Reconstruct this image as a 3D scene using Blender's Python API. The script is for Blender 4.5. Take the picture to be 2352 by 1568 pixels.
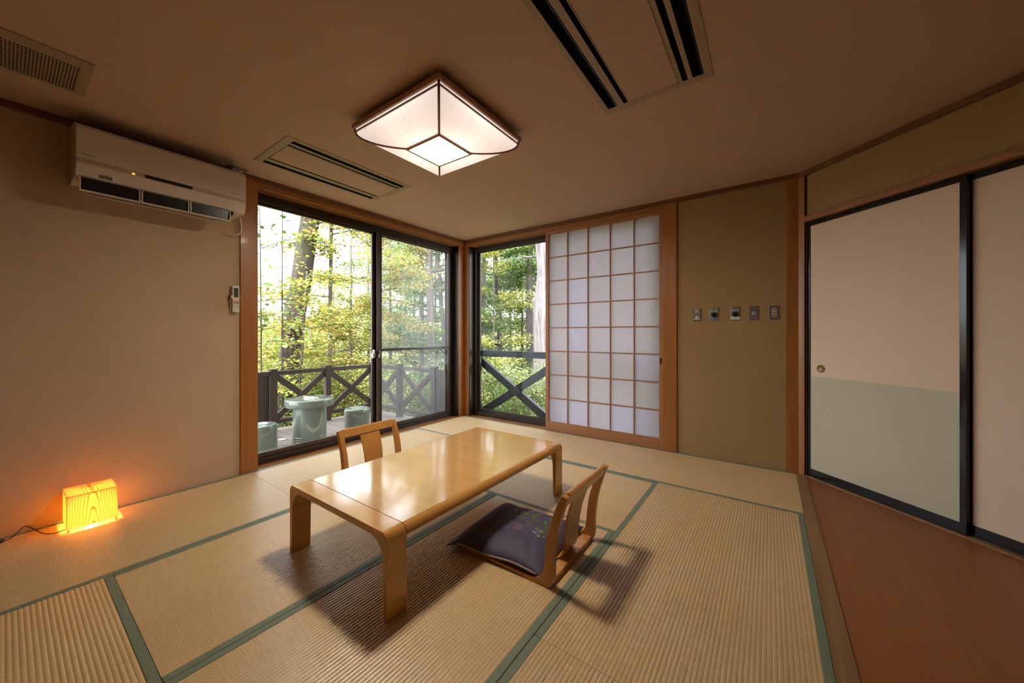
import bpy, math, random
import numpy as np
from mathutils import Vector, Matrix

for o in list(bpy.data.objects):
    bpy.data.objects.remove(o, do_unlink=True)
SC = bpy.context.scene
COL = SC.collection
R = math.radians

# ------------------------------------------------------------------ camera
cam_d = bpy.data.cameras.new('camera')
cam = bpy.data.objects.new('camera', cam_d)
COL.objects.link(cam)
cam.location = (0, 0, 1.12)
cam.rotation_euler = (R(90), 0, R(36.84))
cam_d.sensor_width = 36.0
cam_d.lens = 36.0 * 844.68 / 2352.0
cam_d.shift_x = (1176 - 1134) / 2352.0
cam_d.shift_y = -(784 - 769) / 2352.0
cam_d.clip_start = 0.02
cam_d.clip_end = 200
SC.camera = cam

# ------------------------------------------------------------------ world, sun, exposure
world = bpy.data.worlds.new('sky')
SC.world = world
world.use_nodes = True
wn = world.node_tree.nodes
wl = world.node_tree.links
wn.clear()
w_out = wn.new('ShaderNodeOutputWorld')
w_bg = wn.new('ShaderNodeBackground')
w_bg.inputs['Color'].default_value = (0.87, 0.91, 1.0, 1)
w_bg.inputs['Strength'].default_value = 4.6
wl.new(w_bg.outputs[0], w_out.inputs[0])
sun_d = bpy.data.lights.new('sun', 'SUN')
sun_d.energy = 7.0
sun_d.angle = R(1.0)
sun_d.color = (1.0, 0.93, 0.80)
sun = bpy.data.objects.new('sun', sun_d)
COL.objects.link(sun)
sun.rotation_euler = Vector((0.30, -0.42, 0.95)).to_track_quat('Z', 'Y').to_euler()
SC.view_settings.view_transform = 'Standard'
SC.view_settings.look = 'None'
SC.view_settings.gamma = 1
SC.view_settings.use_curve_mapping = False
SC.view_settings.exposure = 0.58

# ------------------------------------------------------------------ dimensions
XA = -3.395      # left wall (big window) plane
YB = 3.855       # far wall plane
ZC = 2.424       # ceiling
CRO = 2.386      # bottom of ceiling moulding
KAM = 2.345      # bottom of window lintel
XR = 0.173       # edge of tatami
CO = Vector((0.2145, 3.842, 0))   # start of the 45 degree wall
CD = Vector((0.70711, -0.70711, 0))
CN = Vector((-0.70711, -0.70711, 0))

# ------------------------------------------------------------------ helpers
def tag(o, label=None, cat=None, group=None, kind=None):
    if label: o['label'] = label
    if cat: o['category'] = cat
    if group: o['group'] = group
    if kind: o['kind'] = kind
    return o

def empty(name, loc=(0, 0, 0), rz=0.0, label=None, cat=None, group=None, kind=None):
    o = bpy.data.objects.new(name, None)
    o.empty_display_size = 0.05
    COL.objects.link(o)
    o.location = loc
    o.rotation_euler = (0, 0, rz)
    return tag(o, label, cat, group, kind)

class MB:
    def __init__(self):
        self.v = []; self.f = []
    def add(self, vs, fs):
        n = len(self.v)
        self.v.extend([tuple(p) for p in vs])
        self.f.extend([tuple(i + n for i in f) for f in fs])
        return self
    def box(self, x0, x1, y0, y1, z0, z1):
        if x0 > x1: x0, x1 = x1, x0
        if y0 > y1: y0, y1 = y1, y0
        if z0 > z1: z0, z1 = z1, z0
        vs = [(x0,y0,z0),(x1,y0,z0),(x1,y1,z0),(x0,y1,z0),(x0,y0,z1),(x1,y0,z1),(x1,y1,z1),(x0,y1,z1)]
        fs = [(0,3,2,1),(4,5,6,7),(0,1,5,4),(1,2,6,5),(2,3,7,6),(3,0,4,7)]
        return self.add(vs, fs)
    def obox(self, o, ex, ey, ez, a0, a1, b0, b1, c0, c1):
        o = Vector(o); ex = Vector(ex); ey = Vector(ey); ez = Vector(ez)
        P = lambda a, b, c: o + ex*a + ey*b + ez*c
        vs = [P(a0,b0,c0),P(a1,b0,c0),P(a1,b1,c0),P(a0,b1,c0),P(a0,b0,c1),P(a1,b0,c1),P(a1,b1,c1),P(a0,b1,c1)]
        fs = [(0,3,2,1),(4,5,6,7),(0,1,5,4),(1,2,6,5),(2,3,7,6),(3,0,4,7)]
        return self.add(vs, fs)
    def bar(self, a, b, w, h, up=(0, 0, 1)):
        a = Vector(a); b = Vector(b)
        ex = (b - a).normalized(); upv = Vector(up)
        ey = upv.cross(ex).normalized(); ez = ex.cross(ey)
        L = (b - a).length
        return self.obox(a, ex, ey, ez, 0, L, -w/2, w/2, -h/2, h/2)
    def prism(self, pts, fn, d0, d1):
        """pts: 2d polygon; fn(u, v, d) -> 3d"""
        n = len(pts)
        vs = [fn(u, v, d0) for u, v in pts] + [fn(u, v, d1) for u, v in pts]
        fs = [tuple(range(n))[::-1], tuple(range(n, 2*n))]
        for i in range(n):
            j = (i + 1) % n
            fs.append((i, j, n + j, n + i))
        return self.add(vs, fs)
    def strip(self, top, bot, fn, d0, d1):
        """thick band between two 2d polylines of equal length"""
        n = len(top)
        vs = []
        for d in (d0, d1):
            vs += [fn(u, v, d) for u, v in top] + [fn(u, v, d) for u, v in bot]
        fs = []
        T0, B0, T1, B1 = 0, n, 2*n, 3*n
        for i in range(n - 1):
            fs += [(T0+i, T0+i+1, B0+i+1, B0+i), (T1+i+1, T1+i, B1+i, B1+i+1),
                   (T0+i+1, T0+i, T1+i, T1+i+1), (B0+i, B0+i+1, B1+i+1, B1+i)]
        fs += [(T0, B0, B1, T1), (B0+n-1, T0+n-1, T1+n-1, B1+n-1)]
        return self.add(vs, fs)
    def tube(self, pts, rad, seg=10, caps=True):
        pts = [Vector(p) for p in pts]
        n = len(pts)
        if not hasattr(rad, '__len__'): rad = [rad]*n
        vs = []; prev = None
        for i, p in enumerate(pts):
            t = (pts[min(i+1, n-1)] - pts[max(i-1, 0)]).normalized()
            if prev is None:
                a = Vector((0, 0, 1)) if abs(t.z) < 0.9 else Vector((1, 0, 0))
                e1 = t.cross(a).normalized()
            else:
                e1 = (prev - t*prev.dot(t)).normalized()
            prev = e1
            e2 = t.cross(e1)
            for k in range(seg):
                an = 2*math.pi*k/seg
                vs.append(p + (e1*math.cos(an) + e2*math.sin(an))*rad[i])
        fs = []
        for i in range(n - 1):
            for k in range(seg):
                k2 = (k + 1) % seg
                fs.append((i*seg+k, i*seg+k2, (i+1)*seg+k2, (i+1)*seg+k))
        if caps:
            fs.append(tuple(range(seg))[::-1]); fs.append(tuple(range((n-1)*seg, n*seg)))
        return self.add(vs, fs)
    def lathe(self, prof, c, seg=40):
        """prof: list of (r, z)"""
        vs = []
        n = len(prof)
        for r, z in prof:
            for k in range(seg):
                a = 2*math.pi*k/seg
                vs.append((c[0] + r*math.cos(a), c[1] + r*math.sin(a), c[2] + z))
        fs = []
        for i in range(n - 1):
            for k in range(seg):
                k2 = (k+1) % seg
                fs.append((i*seg+k, i*seg+k2, (i+1)*seg+k2, (i+1)*seg+k))
        fs.append(tuple(range(seg))[::-1]); fs.append(tuple(range((n-1)*seg, n*seg)))
        return self.add(vs, fs)
    def build(self, name, mat, parent=None, bevel=0, smooth=False, seg=2):
        me = bpy.data.meshes.new(name)
        me.from_pydata(self.v, [], self.f)
        me.materials.append(mat)
        if smooth:
            me.polygons.foreach_set('use_smooth', [True]*len(me.polygons))
        me.update()
        o = bpy.data.objects.new(name, me)
        COL.objects.link(o)
        if parent:
            o.parent = parent
            if parent.type == 'EMPTY' or True:
                o.matrix_parent_inverse = world_inv(parent)
        if bevel:
            b = o.modifiers.new('bevel', 'BEVEL'); b.width = bevel; b.segments = seg; b.limit_method = 'ANGLE'; b.angle_limit = R(35)
            if smooth or seg > 1:
                me.polygons.foreach_set('use_smooth', [True]*len(me.polygons))
                o.modifiers.new('wn', 'WEIGHTED_NORMAL')
        return o

def world_mat(o):
    m = Matrix.LocRotScale(o.location, o.rotation_euler, o.scale)
    if o.parent:
        return world_mat(o.parent) @ o.matrix_parent_inverse @ m
    return m
def world_inv(o):
    return world_mat(o).inverted()

def smooth_by_angle(o, deg=40):
    me = o.data
    me.polygons.foreach_set('use_smooth', [True]*len(me.polygons))
    import bmesh
    bm = bmesh.new(); bm.from_mesh(me)
    for e in bm.edges:
        if len(e.link_faces) == 2 and e.calc_face_angle(0) > R(deg):
            e.smooth = False
    bm.to_mesh(me); bm.free()
    return o

# ------------------------------------------------------------------ materials
def newmat(name):
    m = bpy.data.materials.new(name); m.use_nodes = True
    nt = m.node_tree; nt.nodes.clear()
    out = nt.nodes.new('ShaderNodeOutputMaterial')
    b = nt.nodes.new('ShaderNodeBsdfPrincipled')
    nt.links.new(b.outputs[0], out.inputs[0])
    return m, nt, b, out
def N(nt, typ, **kw):
    n = nt.nodes.new(typ)
    for k, v in kw.items(): setattr(n, k, v)
    return n
def coords(nt, scale=(1, 1, 1), rot=(0, 0, 0), kind='Object'):
    tc = N(nt, 'ShaderNodeTexCoord'); mp = N(nt, 'ShaderNodeMapping')
    mp.inputs['Scale'].default_value = scale; mp.inputs['Rotation'].default_value = rot
    nt.links.new(tc.outputs[kind], mp.inputs[0])
    return mp.outputs[0]
def noise(nt, vec, scale=5, detail=4, rough=0.5, dist=0.0):
    n = N(nt, 'ShaderNodeTexNoise')
    n.inputs['Scale'].default_value = scale; n.inputs['Detail'].default_value = detail
    n.inputs['Roughness'].default_value = rough; n.inputs['Distortion'].default_value = dist
    nt.links.new(vec, n.inputs['Vector'])
    return n.outputs['Fac']
def ramp(nt, fac, stops):
    r = N(nt, 'ShaderNodeValToRGB')
    el = r.color_ramp.elements
    while len(el) > 1: el.remove(el[-1])
    el[0].position = stops[0][0]; el[0].color = (*stops[0][1], 1)
    for p, c in stops[1:]:
        e = el.new(p); e.color = (*c, 1)
    nt.links.new(fac, r.inputs[0])
    return r.outputs[0]
def mix(nt, fac, a, b, mode='MIX'):
    m = N(nt, 'ShaderNodeMix', data_type='RGBA', blend_type=mode)
    if isinstance(fac, (int, float)): m.inputs[0].default_value = fac
    else: nt.links.new(fac, m.inputs[0])
    for k, x in ((6, a), (7, b)):
        if isinstance(x, tuple): m.inputs[k].default_value = (*x, 1)
        else: nt.links.new(x, m.inputs[k])
    return m.outputs[2]
def bump(nt, b, h, dist=0.001, strength=0.6):
    n = N(nt, 'ShaderNodeBump'); n.inputs['Distance'].default_value = dist; n.inputs['Strength'].default_value = strength
    nt.links.new(h, n.inputs['Height']); nt.links.new(n.outputs[0], b.inputs['Normal'])
def math_n(nt, op, a, b=None):
    n = N(nt, 'ShaderNodeMath', operation=op)
    for k, x in ((0, a), (1, b)):
        if x is None: continue
        if isinstance(x, (int, float)): n.inputs[k].default_value = x
        else: nt.links.new(x, n.inputs[k])
    return n.outputs[0]

def plain(name, col, rough=0.5, metal=0.0, spec=0.5, var=0.06, sc=6.0, coat=0.0, bmp=0.0, bsc=200.0):
    m, nt, b, _ = newmat(name)
    v = coords(nt)
    n = noise(nt, v, sc, 5)
    c2 = tuple(max(0, x*(1 - var)) for x in col); c1 = tuple(min(1, x*(1 + var)) for x in col)
    nt.links.new(ramp(nt, n, [(0.3, c2), (0.7, c1)]), b.inputs['Base Color'])
    b.inputs['Roughness'].default_value = rough; b.inputs['Metallic'].default_value = metal
    b.inputs['Specular IOR Level'].default_value = spec; b.inputs['Coat Weight'].default_value = coat
    if bmp: bump(nt, b, noise(nt, v, bsc, 3), 0.0006, bmp)
    return m
def wood(name, dark, light, axis='X', rough=0.4, coat=0.0, fine=1.0, spec=0.5, contrast=1.0, bmp=0.15):
    m, nt, b, _ = newmat(name)
    s = {'X': (0.35, 9, 9), 'Y': (9, 0.35, 9), 'Z': (9, 9, 0.35)}[axis]
    v = coords(nt, tuple(k*fine for k in s))
    n1 = noise(nt, v, 2.0, 5, 0.6, 1.2)
    s2 = {'X': (1.5, 130, 130), 'Y': (130, 1.5, 130), 'Z': (130, 130, 1.5)}[axis]
    n2 = noise(nt, coords(nt, tuple(k*fine for k in s2)), 1.0, 3, 0.6)
    f = math_n(nt, 'ADD', math_n(nt, 'MULTIPLY', n1, 0.72), math_n(nt, 'MULTIPLY', n2, 0.28))
    d = 0.16/contrast
    nt.links.new(ramp(nt, f, [(0.5-d, dark), (0.5+d, light)]), b.inputs['Base Color'])
    b.inputs['Roughness'].default_value = rough; b.inputs['Coat Weight'].default_value = coat
    b.inputs['Coat Roughness'].default_value = 0.08; b.inputs['Specular IOR Level'].default_value = spec
    if bmp: bump(nt, b, n2, 0.0004, bmp)
    return m

def mat_tatami():
    m, nt, b, _ = newmat('tatami_rush')
    tc = N(nt, 'ShaderNodeTexCoord'); sp = N(nt, 'ShaderNodeSeparateXYZ')
    nt.links.new(tc.outputs['Object'], sp.inputs[0])
    # groove between ribs: darker warp threads, plus valley shade painted over the shallow relief
    ph = math_n(nt, 'MULTIPLY', sp.outputs['Y'], math.pi/0.0152)
    a = math_n(nt, 'ABSOLUTE', math_n(nt, 'SINE', ph))
    groove = ramp(nt, a, [(0.0, (0.52, 0.47, 0.44)), (0.20, (0.80, 0.77, 0.75)), (0.42, (1, 1, 1))])
    # single rush stems run across the ribs
    st = noise(nt, coords(nt, (260, 12, 1)), 1.0, 2, 0.6)
    rushc = ramp(nt, st, [(0.30, (0.62, 0.44, 0.225)), (0.55, (0.72, 0.525, 0.28)), (0.75, (0.78, 0.595, 0.335))])
    big = noise(nt, coords(nt, (2.2, 2.2, 2.2)), 1.0, 3, 0.5)
    tone = ramp(nt, big, [(0.3, (0.93, 0.92, 0.90)), (0.7, (1.0, 1.0, 1.0))])
    c = mix(nt, 1.0, mix(nt, 1.0, rushc, groove, 'MULTIPLY'), tone, 'MULTIPLY')
    nt.links.new(c, b.inputs['Base Color'])
    b.inputs['Roughness'].default_value = 0.36
    b.inputs['Specular IOR Level'].default_value = 0.9
    bump(nt, b, st, 0.0005, 0.5)
    return m
def mat_leaf():
    m = bpy.data.materials.new('leaf'); m.use_nodes = True
    nt = m.node_tree; nt.nodes.clear()
    out = nt.nodes.new('ShaderNodeOutputMaterial')
    at = N(nt, 'ShaderNodeAttribute', attribute_name='Col')
    d = N(nt, 'ShaderNodeBsdfDiffuse'); t = N(nt, 'ShaderNodeBsdfTranslucent'); g = N(nt, 'ShaderNodeBsdfGlossy')
    g.inputs['Roughness'].default_value = 0.4
    nt.links.new(at.outputs['Color'], d.inputs[0])
    tcol = mix(nt, 1.0, at.outputs['Color'], (1.0, 0.98, 0.6), 'MULTIPLY')
    nt.links.new(tcol, t.inputs[0])
    m1 = N(nt, 'ShaderNodeMixShader'); m1.inputs[0].default_value = 0.45
    nt.links.new(d.outputs[0], m1.inputs[1]); nt.links.new(t.outputs[0], m1.inputs[2])
    m2 = N(nt, 'ShaderNodeMixShader'); m2.inputs[0].default_value = 0.05
    nt.links.new(m1.outputs[0], m2.inputs[1]); nt.links.new(g.outputs[0], m2.inputs[2])
    nt.links.new(m2.outputs[0], out.inputs[0])
    return m
def mat_bark(name, c1, c2, c3):
    m, nt, b, _ = newmat(name)
    n = noise(nt, coords(nt, (14, 14, 1.6)), 1.0, 6, 0.65, 0.6)
    n2 = noise(nt, coords(nt, (1.5, 1.5, 0.9)), 1.0, 3)
    c = ramp(nt, n, [(0.35, c1), (0.62, c2)])
    c = mix(nt, ramp(nt, n2, [(0.45, (0, 0, 0)), (0.6, (1, 1, 1))]), c, c3)
    c = mix(nt, 0.5, c, ramp(nt, n, [(0.35, c1), (0.62, c2)]))
    nt.links.new(c, b.inputs['Base Color']); b.inputs['Roughness'].default_value = 0.9
    bump(nt, b, n, 0.02, 0.8)
    return m
def mat_glass():
    m = bpy.data.materials.new('window_glass'); m.use_nodes = True
    nt = m.node_tree; nt.nodes.clear()
    out = nt.nodes.new('ShaderNodeOutputMaterial')
    tr = N(nt, 'ShaderNodeBsdfTransparent'); tr.inputs[0].default_value = (0.95, 0.965, 0.96, 1)
    gl = N(nt, 'ShaderNodeBsdfGlossy'); gl.inputs['Roughness'].default_value = 0.01
    fr = N(nt, 'ShaderNodeFresnel'); fr.inputs['IOR'].default_value = 1.25
    mx = N(nt, 'ShaderNodeMixShader')
    gm = N(nt, 'ShaderNodeNewGeometry')
    fac = math_n(nt, 'MULTIPLY', fr.outputs[0], math_n(nt, 'SUBTRACT', 1.0, gm.outputs['Backfacing']))
    nt.links.new(fac, mx.inputs[0]); nt.links.new(tr.outputs[0], mx.inputs[1]); nt.links.new(gl.outputs[0], mx.inputs[2])
    nt.links.new(mx.outputs[0], out.inputs[0])
    return m
def mat_screen():
    m = bpy.data.materials.new('insect_mesh'); m.use_nodes = True
    nt = m.node_tree; nt.nodes.clear()
    out = nt.nodes.new('ShaderNodeOutputMaterial')
    tr = N(nt, 'ShaderNodeBsdfTransparent')
    df = N(nt, 'ShaderNodeBsdfDiffuse'); df.inputs[0].default_value = (0.30, 0.33, 0.35, 1)
    tl = N(nt, 'ShaderNodeBsdfTranslucent'); tl.inputs[0].default_value = (0.5, 0.55, 0.58, 1)
    a = N(nt, 'ShaderNodeMixShader'); a.inputs[0].default_value = 0.6
    nt.links.new(df.outputs[0], a.inputs[1]); nt.links.new(tl.outputs[0], a.inputs[2])
    mx = N(nt, 'ShaderNodeMixShader'); mx.inputs[0].default_value = 0.13
    nt.links.new(tr.outputs[0], mx.inputs[1]); nt.links.new(a.outputs[0], mx.inputs[2])
    nt.links.new(mx.outputs[0], out.inputs[0])
    return m
def mat_paper(name, col, tcol):
    m = bpy.data.materials.new(name); m.use_nodes = True
    nt = m.node_tree; nt.nodes.clear()
    out = nt.nodes.new('ShaderNodeOutputMaterial')
    n = noise(nt, coords(nt, (9, 9, 9)), 4.0, 6, 0.7)
    d = N(nt, 'ShaderNodeBsdfDiffuse'); t = N(nt, 'ShaderNodeBsdfTranslucent')
    nt.links.new(ramp(nt, n, [(0.3, tuple(x*0.95 for x in col)), (0.7, col)]), d.inputs[0])
    nt.links.new(ramp(nt, n, [(0.3, tuple(x*0.93 for x in tcol)), (0.7, tcol)]), t.inputs[0])
    mx = N(nt, 'ShaderNodeMixShader'); mx.inputs[0].default_value = 0.5
    nt.links.new(d.outputs[0], mx.inputs[1]); nt.links.new(t.outputs[0], mx.inputs[2])
    nt.links.new(mx.outputs[0], out.inputs[0])
    return m
def mat_emit(name, c1, c2, strength, sc=30):
    m, nt, b, out = newmat(name)
    n = noise(nt, coords(nt, (1, 1, 1)), sc, 8, 0.75, 0.8)
    c = ramp(nt, n, [(0.32, c2), (0.5, c1)])
    b.inputs['Base Color'].default_value = (0.8, 0.78, 0.74, 1)
    nt.links.new(c, b.inputs['Emission Color'])
    b.inputs['Emission Strength'].default_value = strength
    b.inputs['Roughness'].default_value = 0.6
    return m
def mat_shade():
    """fibrous washi shade: glows faintly itself and lets the tube inside shine through"""
    m = bpy.data.materials.new('lamp_paper_side'); m.use_nodes = True
    nt = m.node_tree; nt.nodes.clear()
    out = nt.nodes.new('ShaderNodeOutputMaterial')
    fib = noise(nt, coords(nt, (1, 1, 1)), 75, 10, 0.8, 1.6)
    patch = noise(nt, coords(nt, (1, 1, 1)), 4.5, 3, 0.6)
    c = ramp(nt, fib, [(0.36, (0.50, 0.42, 0.32)), (0.50, (0.93, 0.91, 0.87)), (0.6, (0.95, 0.93, 0.90))])
    c = mix(nt, ramp(nt, patch, [(0.42, (0, 0, 0)), (0.62, (1, 1, 1))]), (0.94, 0.92, 0.89), c)
    d = N(nt, 'ShaderNodeBsdfDiffuse'); t = N(nt, 'ShaderNodeBsdfTranslucent'); e = N(nt, 'ShaderNodeEmission')
    e.inputs[1].default_value = 0.26
    for n_ in (d, t, e): nt.links.new(c, n_.inputs[0])
    mx = N(nt, 'ShaderNodeMixShader'); mx.inputs[0].default_value = 0.6
    nt.links.new(d.outputs[0], mx.inputs[1]); nt.links.new(t.outputs[0], mx.inputs[2])
    ad = N(nt, 'ShaderNodeAddShader')
    nt.links.new(mx.outputs[0], ad.inputs[0]); nt.links.new(e.outputs[0], ad.inputs[1])
    nt.links.new(ad.outputs[0], out.inputs[0])
    return m
def mat_veneer():
    """thin cedar veneer the bulb shines through; cathedral grain drawn in the wood itself"""
    m = bpy.data.materials.new('lamp_veneer'); m.use_nodes = True
    nt = m.node_tree; nt.nodes.clear()
    out = nt.nodes.new('ShaderNodeOutputMaterial')
    tc = N(nt, 'ShaderNodeTexCoord'); sp = N(nt, 'ShaderNodeSeparateXYZ')
    nt.links.new(tc.outputs['Object'], sp.inputs[0])
    # cone rings: sqrt(y^2 + k*(z+c)^2..)
    y2 = math_n(nt, 'MULTIPLY', sp.outputs['Y'], sp.outputs['Y'])
    zc = math_n(nt, 'MULTIPLY', sp.outputs['Z'], 0.0065)
    val = math_n(nt, 'ADD', math_n(nt, 'ADD', y2, zc), 0.0003)
    r = math_n(nt, 'POWER', val, 0.5)
    wob = noise(nt, coords(nt, (20, 20, 4)), 1.0, 2)
    r2 = math_n(nt, 'ADD', r, math_n(nt, 'MULTIPLY', wob, 0.015))
    ring = math_n(nt, 'FRACT', math_n(nt, 'MULTIPLY', math_n(nt, 'POWER', r2, 1.2), 150))
    lines = ramp(nt, ring, [(0.0, (0.98, 0.86, 0.52)), (0.66, (0.97, 0.80, 0.44)), (0.90, (0.55, 0.20, 0.04)), (1.0, (0.95, 0.75, 0.4))])
    d = N(nt, 'ShaderNodeBsdfDiffuse'); t = N(nt, 'ShaderNodeBsdfTranslucent')
    nt.links.new(lines, d.inputs[0]); nt.links.new(lines, t.inputs[0])
    mx = N(nt, 'ShaderNodeMixShader'); mx.inputs[0].default_value = 0.6
    nt.links.new(d.outputs[0], mx.inputs[1]); nt.links.new(t.outputs[0], mx.inputs[2])
    nt.links.new(mx.outputs[0], out.inputs[0])
    return m

M = {}
M['rush'] = mat_tatami()
M['heri'] = plain('tatami_border_cloth', (0.175, 0.225, 0.17), 0.6, var=0.08, sc=40, bmp=0.3, bsc=900)
M['floor_base'] = plain('floor_base', (0.12, 0.08, 0.05), 0.8)
M['plank'] = wood('floor_plank_wood', (0.26, 0.078, 0.016), (0.35, 0.115, 0.026), 'Y', 0.42, 0.0, 0.6, contrast=0.7)
M['border'] = wood('border_wood', (0.22, 0.115, 0.045), (0.33, 0.19, 0.085), 'Y', 0.5, contrast=1.2)
M['post'] = wood('post_wood_upright', (0.28, 0.100, 0.022), (0.41, 0.160, 0.038), 'Z', 0.38, 0.1, contrast=0.7)
M['trimx'] = wood('trim_wood_x', (0.26, 0.100, 0.025), (0.37, 0.155, 0.042), 'X', 0.4, contrast=0.7)
M['trimy'] = wood('trim_wood_y', (0.26, 0.100, 0.025), (0.37, 0.155, 0.042), 'Y', 0.4, contrast=0.7)
M['dtrim'] = plain('moulding_wood', (0.17, 0.065, 0.024), 0.45, var=0.15, sc=8)
M['shojiwood'] = wood('shoji_wood', (0.30, 0.125, 0.045), (0.42, 0.19, 0.075), 'X', 0.5, contrast=0.7)
M['plaster'] = plain('beige_wall', (0.53, 0.385, 0.255), 0.85, var=0.03, sc=2.5, bmp=0.25, bsc=350)
M['juraku'] = plain('mustard_plaster', (0.36, 0.232, 0.098), 0.9, var=0.05, sc=2.0, bmp=0.35, bsc=420)
M['ceiling'] = plain('ceiling_paper', (0.48, 0.333, 0.243), 0.8, var=0.02, sc=1.5, bmp=0.12, bsc=300)
M['alu'] = plain('bronze_aluminium', (0.040, 0.026, 0.018), 0.32, metal=0.4, var=0.1)
M['alu2'] = plain('bronze_aluminium_light', (0.085, 0.058, 0.042), 0.35, metal=0.5, var=0.1)
M['glass'] = mat_glass()
M['mesh'] = mat_screen()
M['chrome'] = plain('satin_metal', (0.36, 0.32, 0.27), 0.35, metal=0.9)
M['paper'] = mat_paper('shoji_paper', (0.74, 0.72, 0.73), (0.62, 0.60, 0.64))
M['paper2'] = mat_paper('shoji_paper_fresh', (0.75, 0.74, 0.82), (0.62, 0.61, 0.70))
M['fusuma'] = plain('fusuma_paper', (0.76, 0.61, 0.475), 0.8, var=0.02, sc=2.5, bmp=0.2, bsc=250)
M['fusuma_low'] = plain('fusuma_paper_green', (0.55, 0.53, 0.39), 0.8, var=0.03, sc=3, bmp=0.2, bsc=250)
M['lacquer'] = plain('black_lacquer', (0.008, 0.008, 0.007), 0.14, spec=0.35, var=0.1)
M['pull'] = plain('door_pull_brass', (0.34, 0.21, 0.09), 0.4, metal=0.5)
M['table'] = wood('honey_lacquered_wood', (0.58, 0.275, 0.062), (0.70, 0.375, 0.105), 'Y', 0.16, 0.5, 0.5, contrast=0.7, bmp=0.03)
M['tabtop'] = wood('burl_veneer_top', (0.60, 0.33, 0.105), (0.74, 0.44, 0.17), 'X', 0.15, 1.0, 0.35, contrast=1.0, bmp=0.02)
M['chair'] = wood('chair_bentwood', (0.47, 0.205, 0.045), (0.60, 0.29, 0.075), 'Z', 0.30, 0.35, 0.7, contrast=0.8)
M['seam'] = plain('dark_seam', (0.05, 0.022, 0.010), 0.6)
M['cush'] = plain('purple_cushion_cloth', (0.066, 0.056, 0.118), 0.66, var=0.12, sc=14, bmp=0.25, bsc=700)
M['green_thread'] = plain('green_embroidery', (0.10, 0.19, 0.035), 0.7, var=0.25, sc=60)
M['pink_thread'] = plain('pink_embroidery', (0.42, 0.20, 0.19), 0.7)
M['white_thread'] = plain('white_embroidery', (0.62, 0.62, 0.60), 0.7)
M['zip'] = plain('zip_tape', (0.42, 0.34, 0.26), 0.5)
M['white'] = plain('warm_white_plastic', (0.70, 0.62, 0.54), 0.35, var=0.02)
M['white2'] = plain('white_plastic_trim', (0.62, 0.53, 0.45), 0.4, var=0.02)
M['beigeband'] = plain('beige_plastic_band', (0.52, 0.40, 0.30), 0.4, var=0.02)
M['black'] = plain('black_plastic', (0.012, 0.011, 0.011), 0.25, var=0.05)
M['darkin'] = plain('dark_interior', (0.003, 0.003, 0.003), 1.0, spec=0.05)
M['text'] = plain('dark_print', (0.10, 0.085, 0.07), 0.6)
M['cass'] = plain('cassette_frame', (0.34, 0.25, 0.165), 0.5, var=0.02)
M['cassp'] = plain('cassette_panel', (0.47, 0.325, 0.235), 0.7, var=0.02)
M['plate'] = plain('steel_switch_plate', (0.34, 0.33, 0.32), 0.35, metal=0.7, var=0.05)
M['plate2'] = plain('dull_switch_plate', (0.22, 0.20, 0.19), 0.4, metal=0.5, var=0.05)
M['swi'] = plain('cream_switch', (0.60, 0.52, 0.42), 0.4)
M['lcd'] = plain('lcd_green', (0.055, 0.085, 0.055), 0.2)
M['wh'] = plain('label_white', (0.72, 0.70, 0.68), 0.5)
M['b_or'] = plain('button_orange', (0.62, 0.34, 0.04), 0.5)
M['b_re'] = plain('button_red', (0.50, 0.06, 0.08), 0.5)
M['b_bl'] = plain('button_blue', (0.07, 0.14, 0.50), 0.5)
M['b_gr'] = plain('button_green', (0.06, 0.30, 0.22), 0.5)
M['b_gy'] = plain('button_grey', (0.35, 0.35, 0.34), 0.5)
M['led'] = mat_emit('orange_led', (1.0, 0.35, 0.05), (1.0, 0.35, 0.05), 4.0)
M['lamp_side'] = mat_shade()
M['lamp_low'] = mat_emit('lamp_paper_bottom', (1.0, 0.86, 0.66), (0.97, 0.83, 0.63), 92.0, 40)
M['lampwood'] = plain('lamp_frame_wood', (0.24, 0.105, 0.04), 0.4, var=0.1)
M['lampwood2'] = plain('lamp_rim_wood', (0.46, 0.25, 0.15), 0.4, var=0.08)
M['veneer'] = mat_veneer()
M['lampwood3'] = plain('andon_edge_wood', (0.75, 0.48, 0.20), 0.5)
M['bulb'] = mat_emit('bulb', (1.0, 0.50, 0.12), (1.0, 0.50, 0.12), 6.0)
M['deck'] = wood('deck_board_wood', (0.25, 0.195, 0.175), (0.38, 0.31, 0.285), 'X', 0.55, contrast=0.8)
M['rail'] = wood('railing_wood', (0.040, 0.022, 0.014), (0.080, 0.047, 0.032), 'X', 0.6, contrast=0.8)
M['guard'] = plain('guard_rail_wood', (0.013, 0.015, 0.016), 0.5, var=0.2, sc=10)
M['celadon'] = plain('celadon_glaze', (0.24, 0.295, 0.245), 0.08, spec=0.6, var=0.04, coat=0.5)
M['leaf'] = mat_leaf()
M['bark_d'] = mat_bark('bark_dark', (0.022, 0.014, 0.013), (0.085, 0.058, 0.050), (0.085, 0.09, 0.035))
M['bark_m'] = mat_bark('bark_mid', (0.06, 0.045, 0.04), (0.18, 0.145, 0.13), (0.14, 0.13, 0.09))
M['bark_l'] = mat_bark('bark_cedar', (0.12, 0.095, 0.10), (0.33, 0.28, 0.29), (0.26, 0.23, 0.24))
M['ground'] = plain('leaf_litter', (0.20, 0.17, 0.08), 0.95, var=0.7, sc=14)
M['backwall'] = plain('back_wall_shade', (0.16, 0.10, 0.06), 0.9)
M['ext'] = plain('house_exterior', (0.10, 0.07, 0.05), 0.8)

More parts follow.
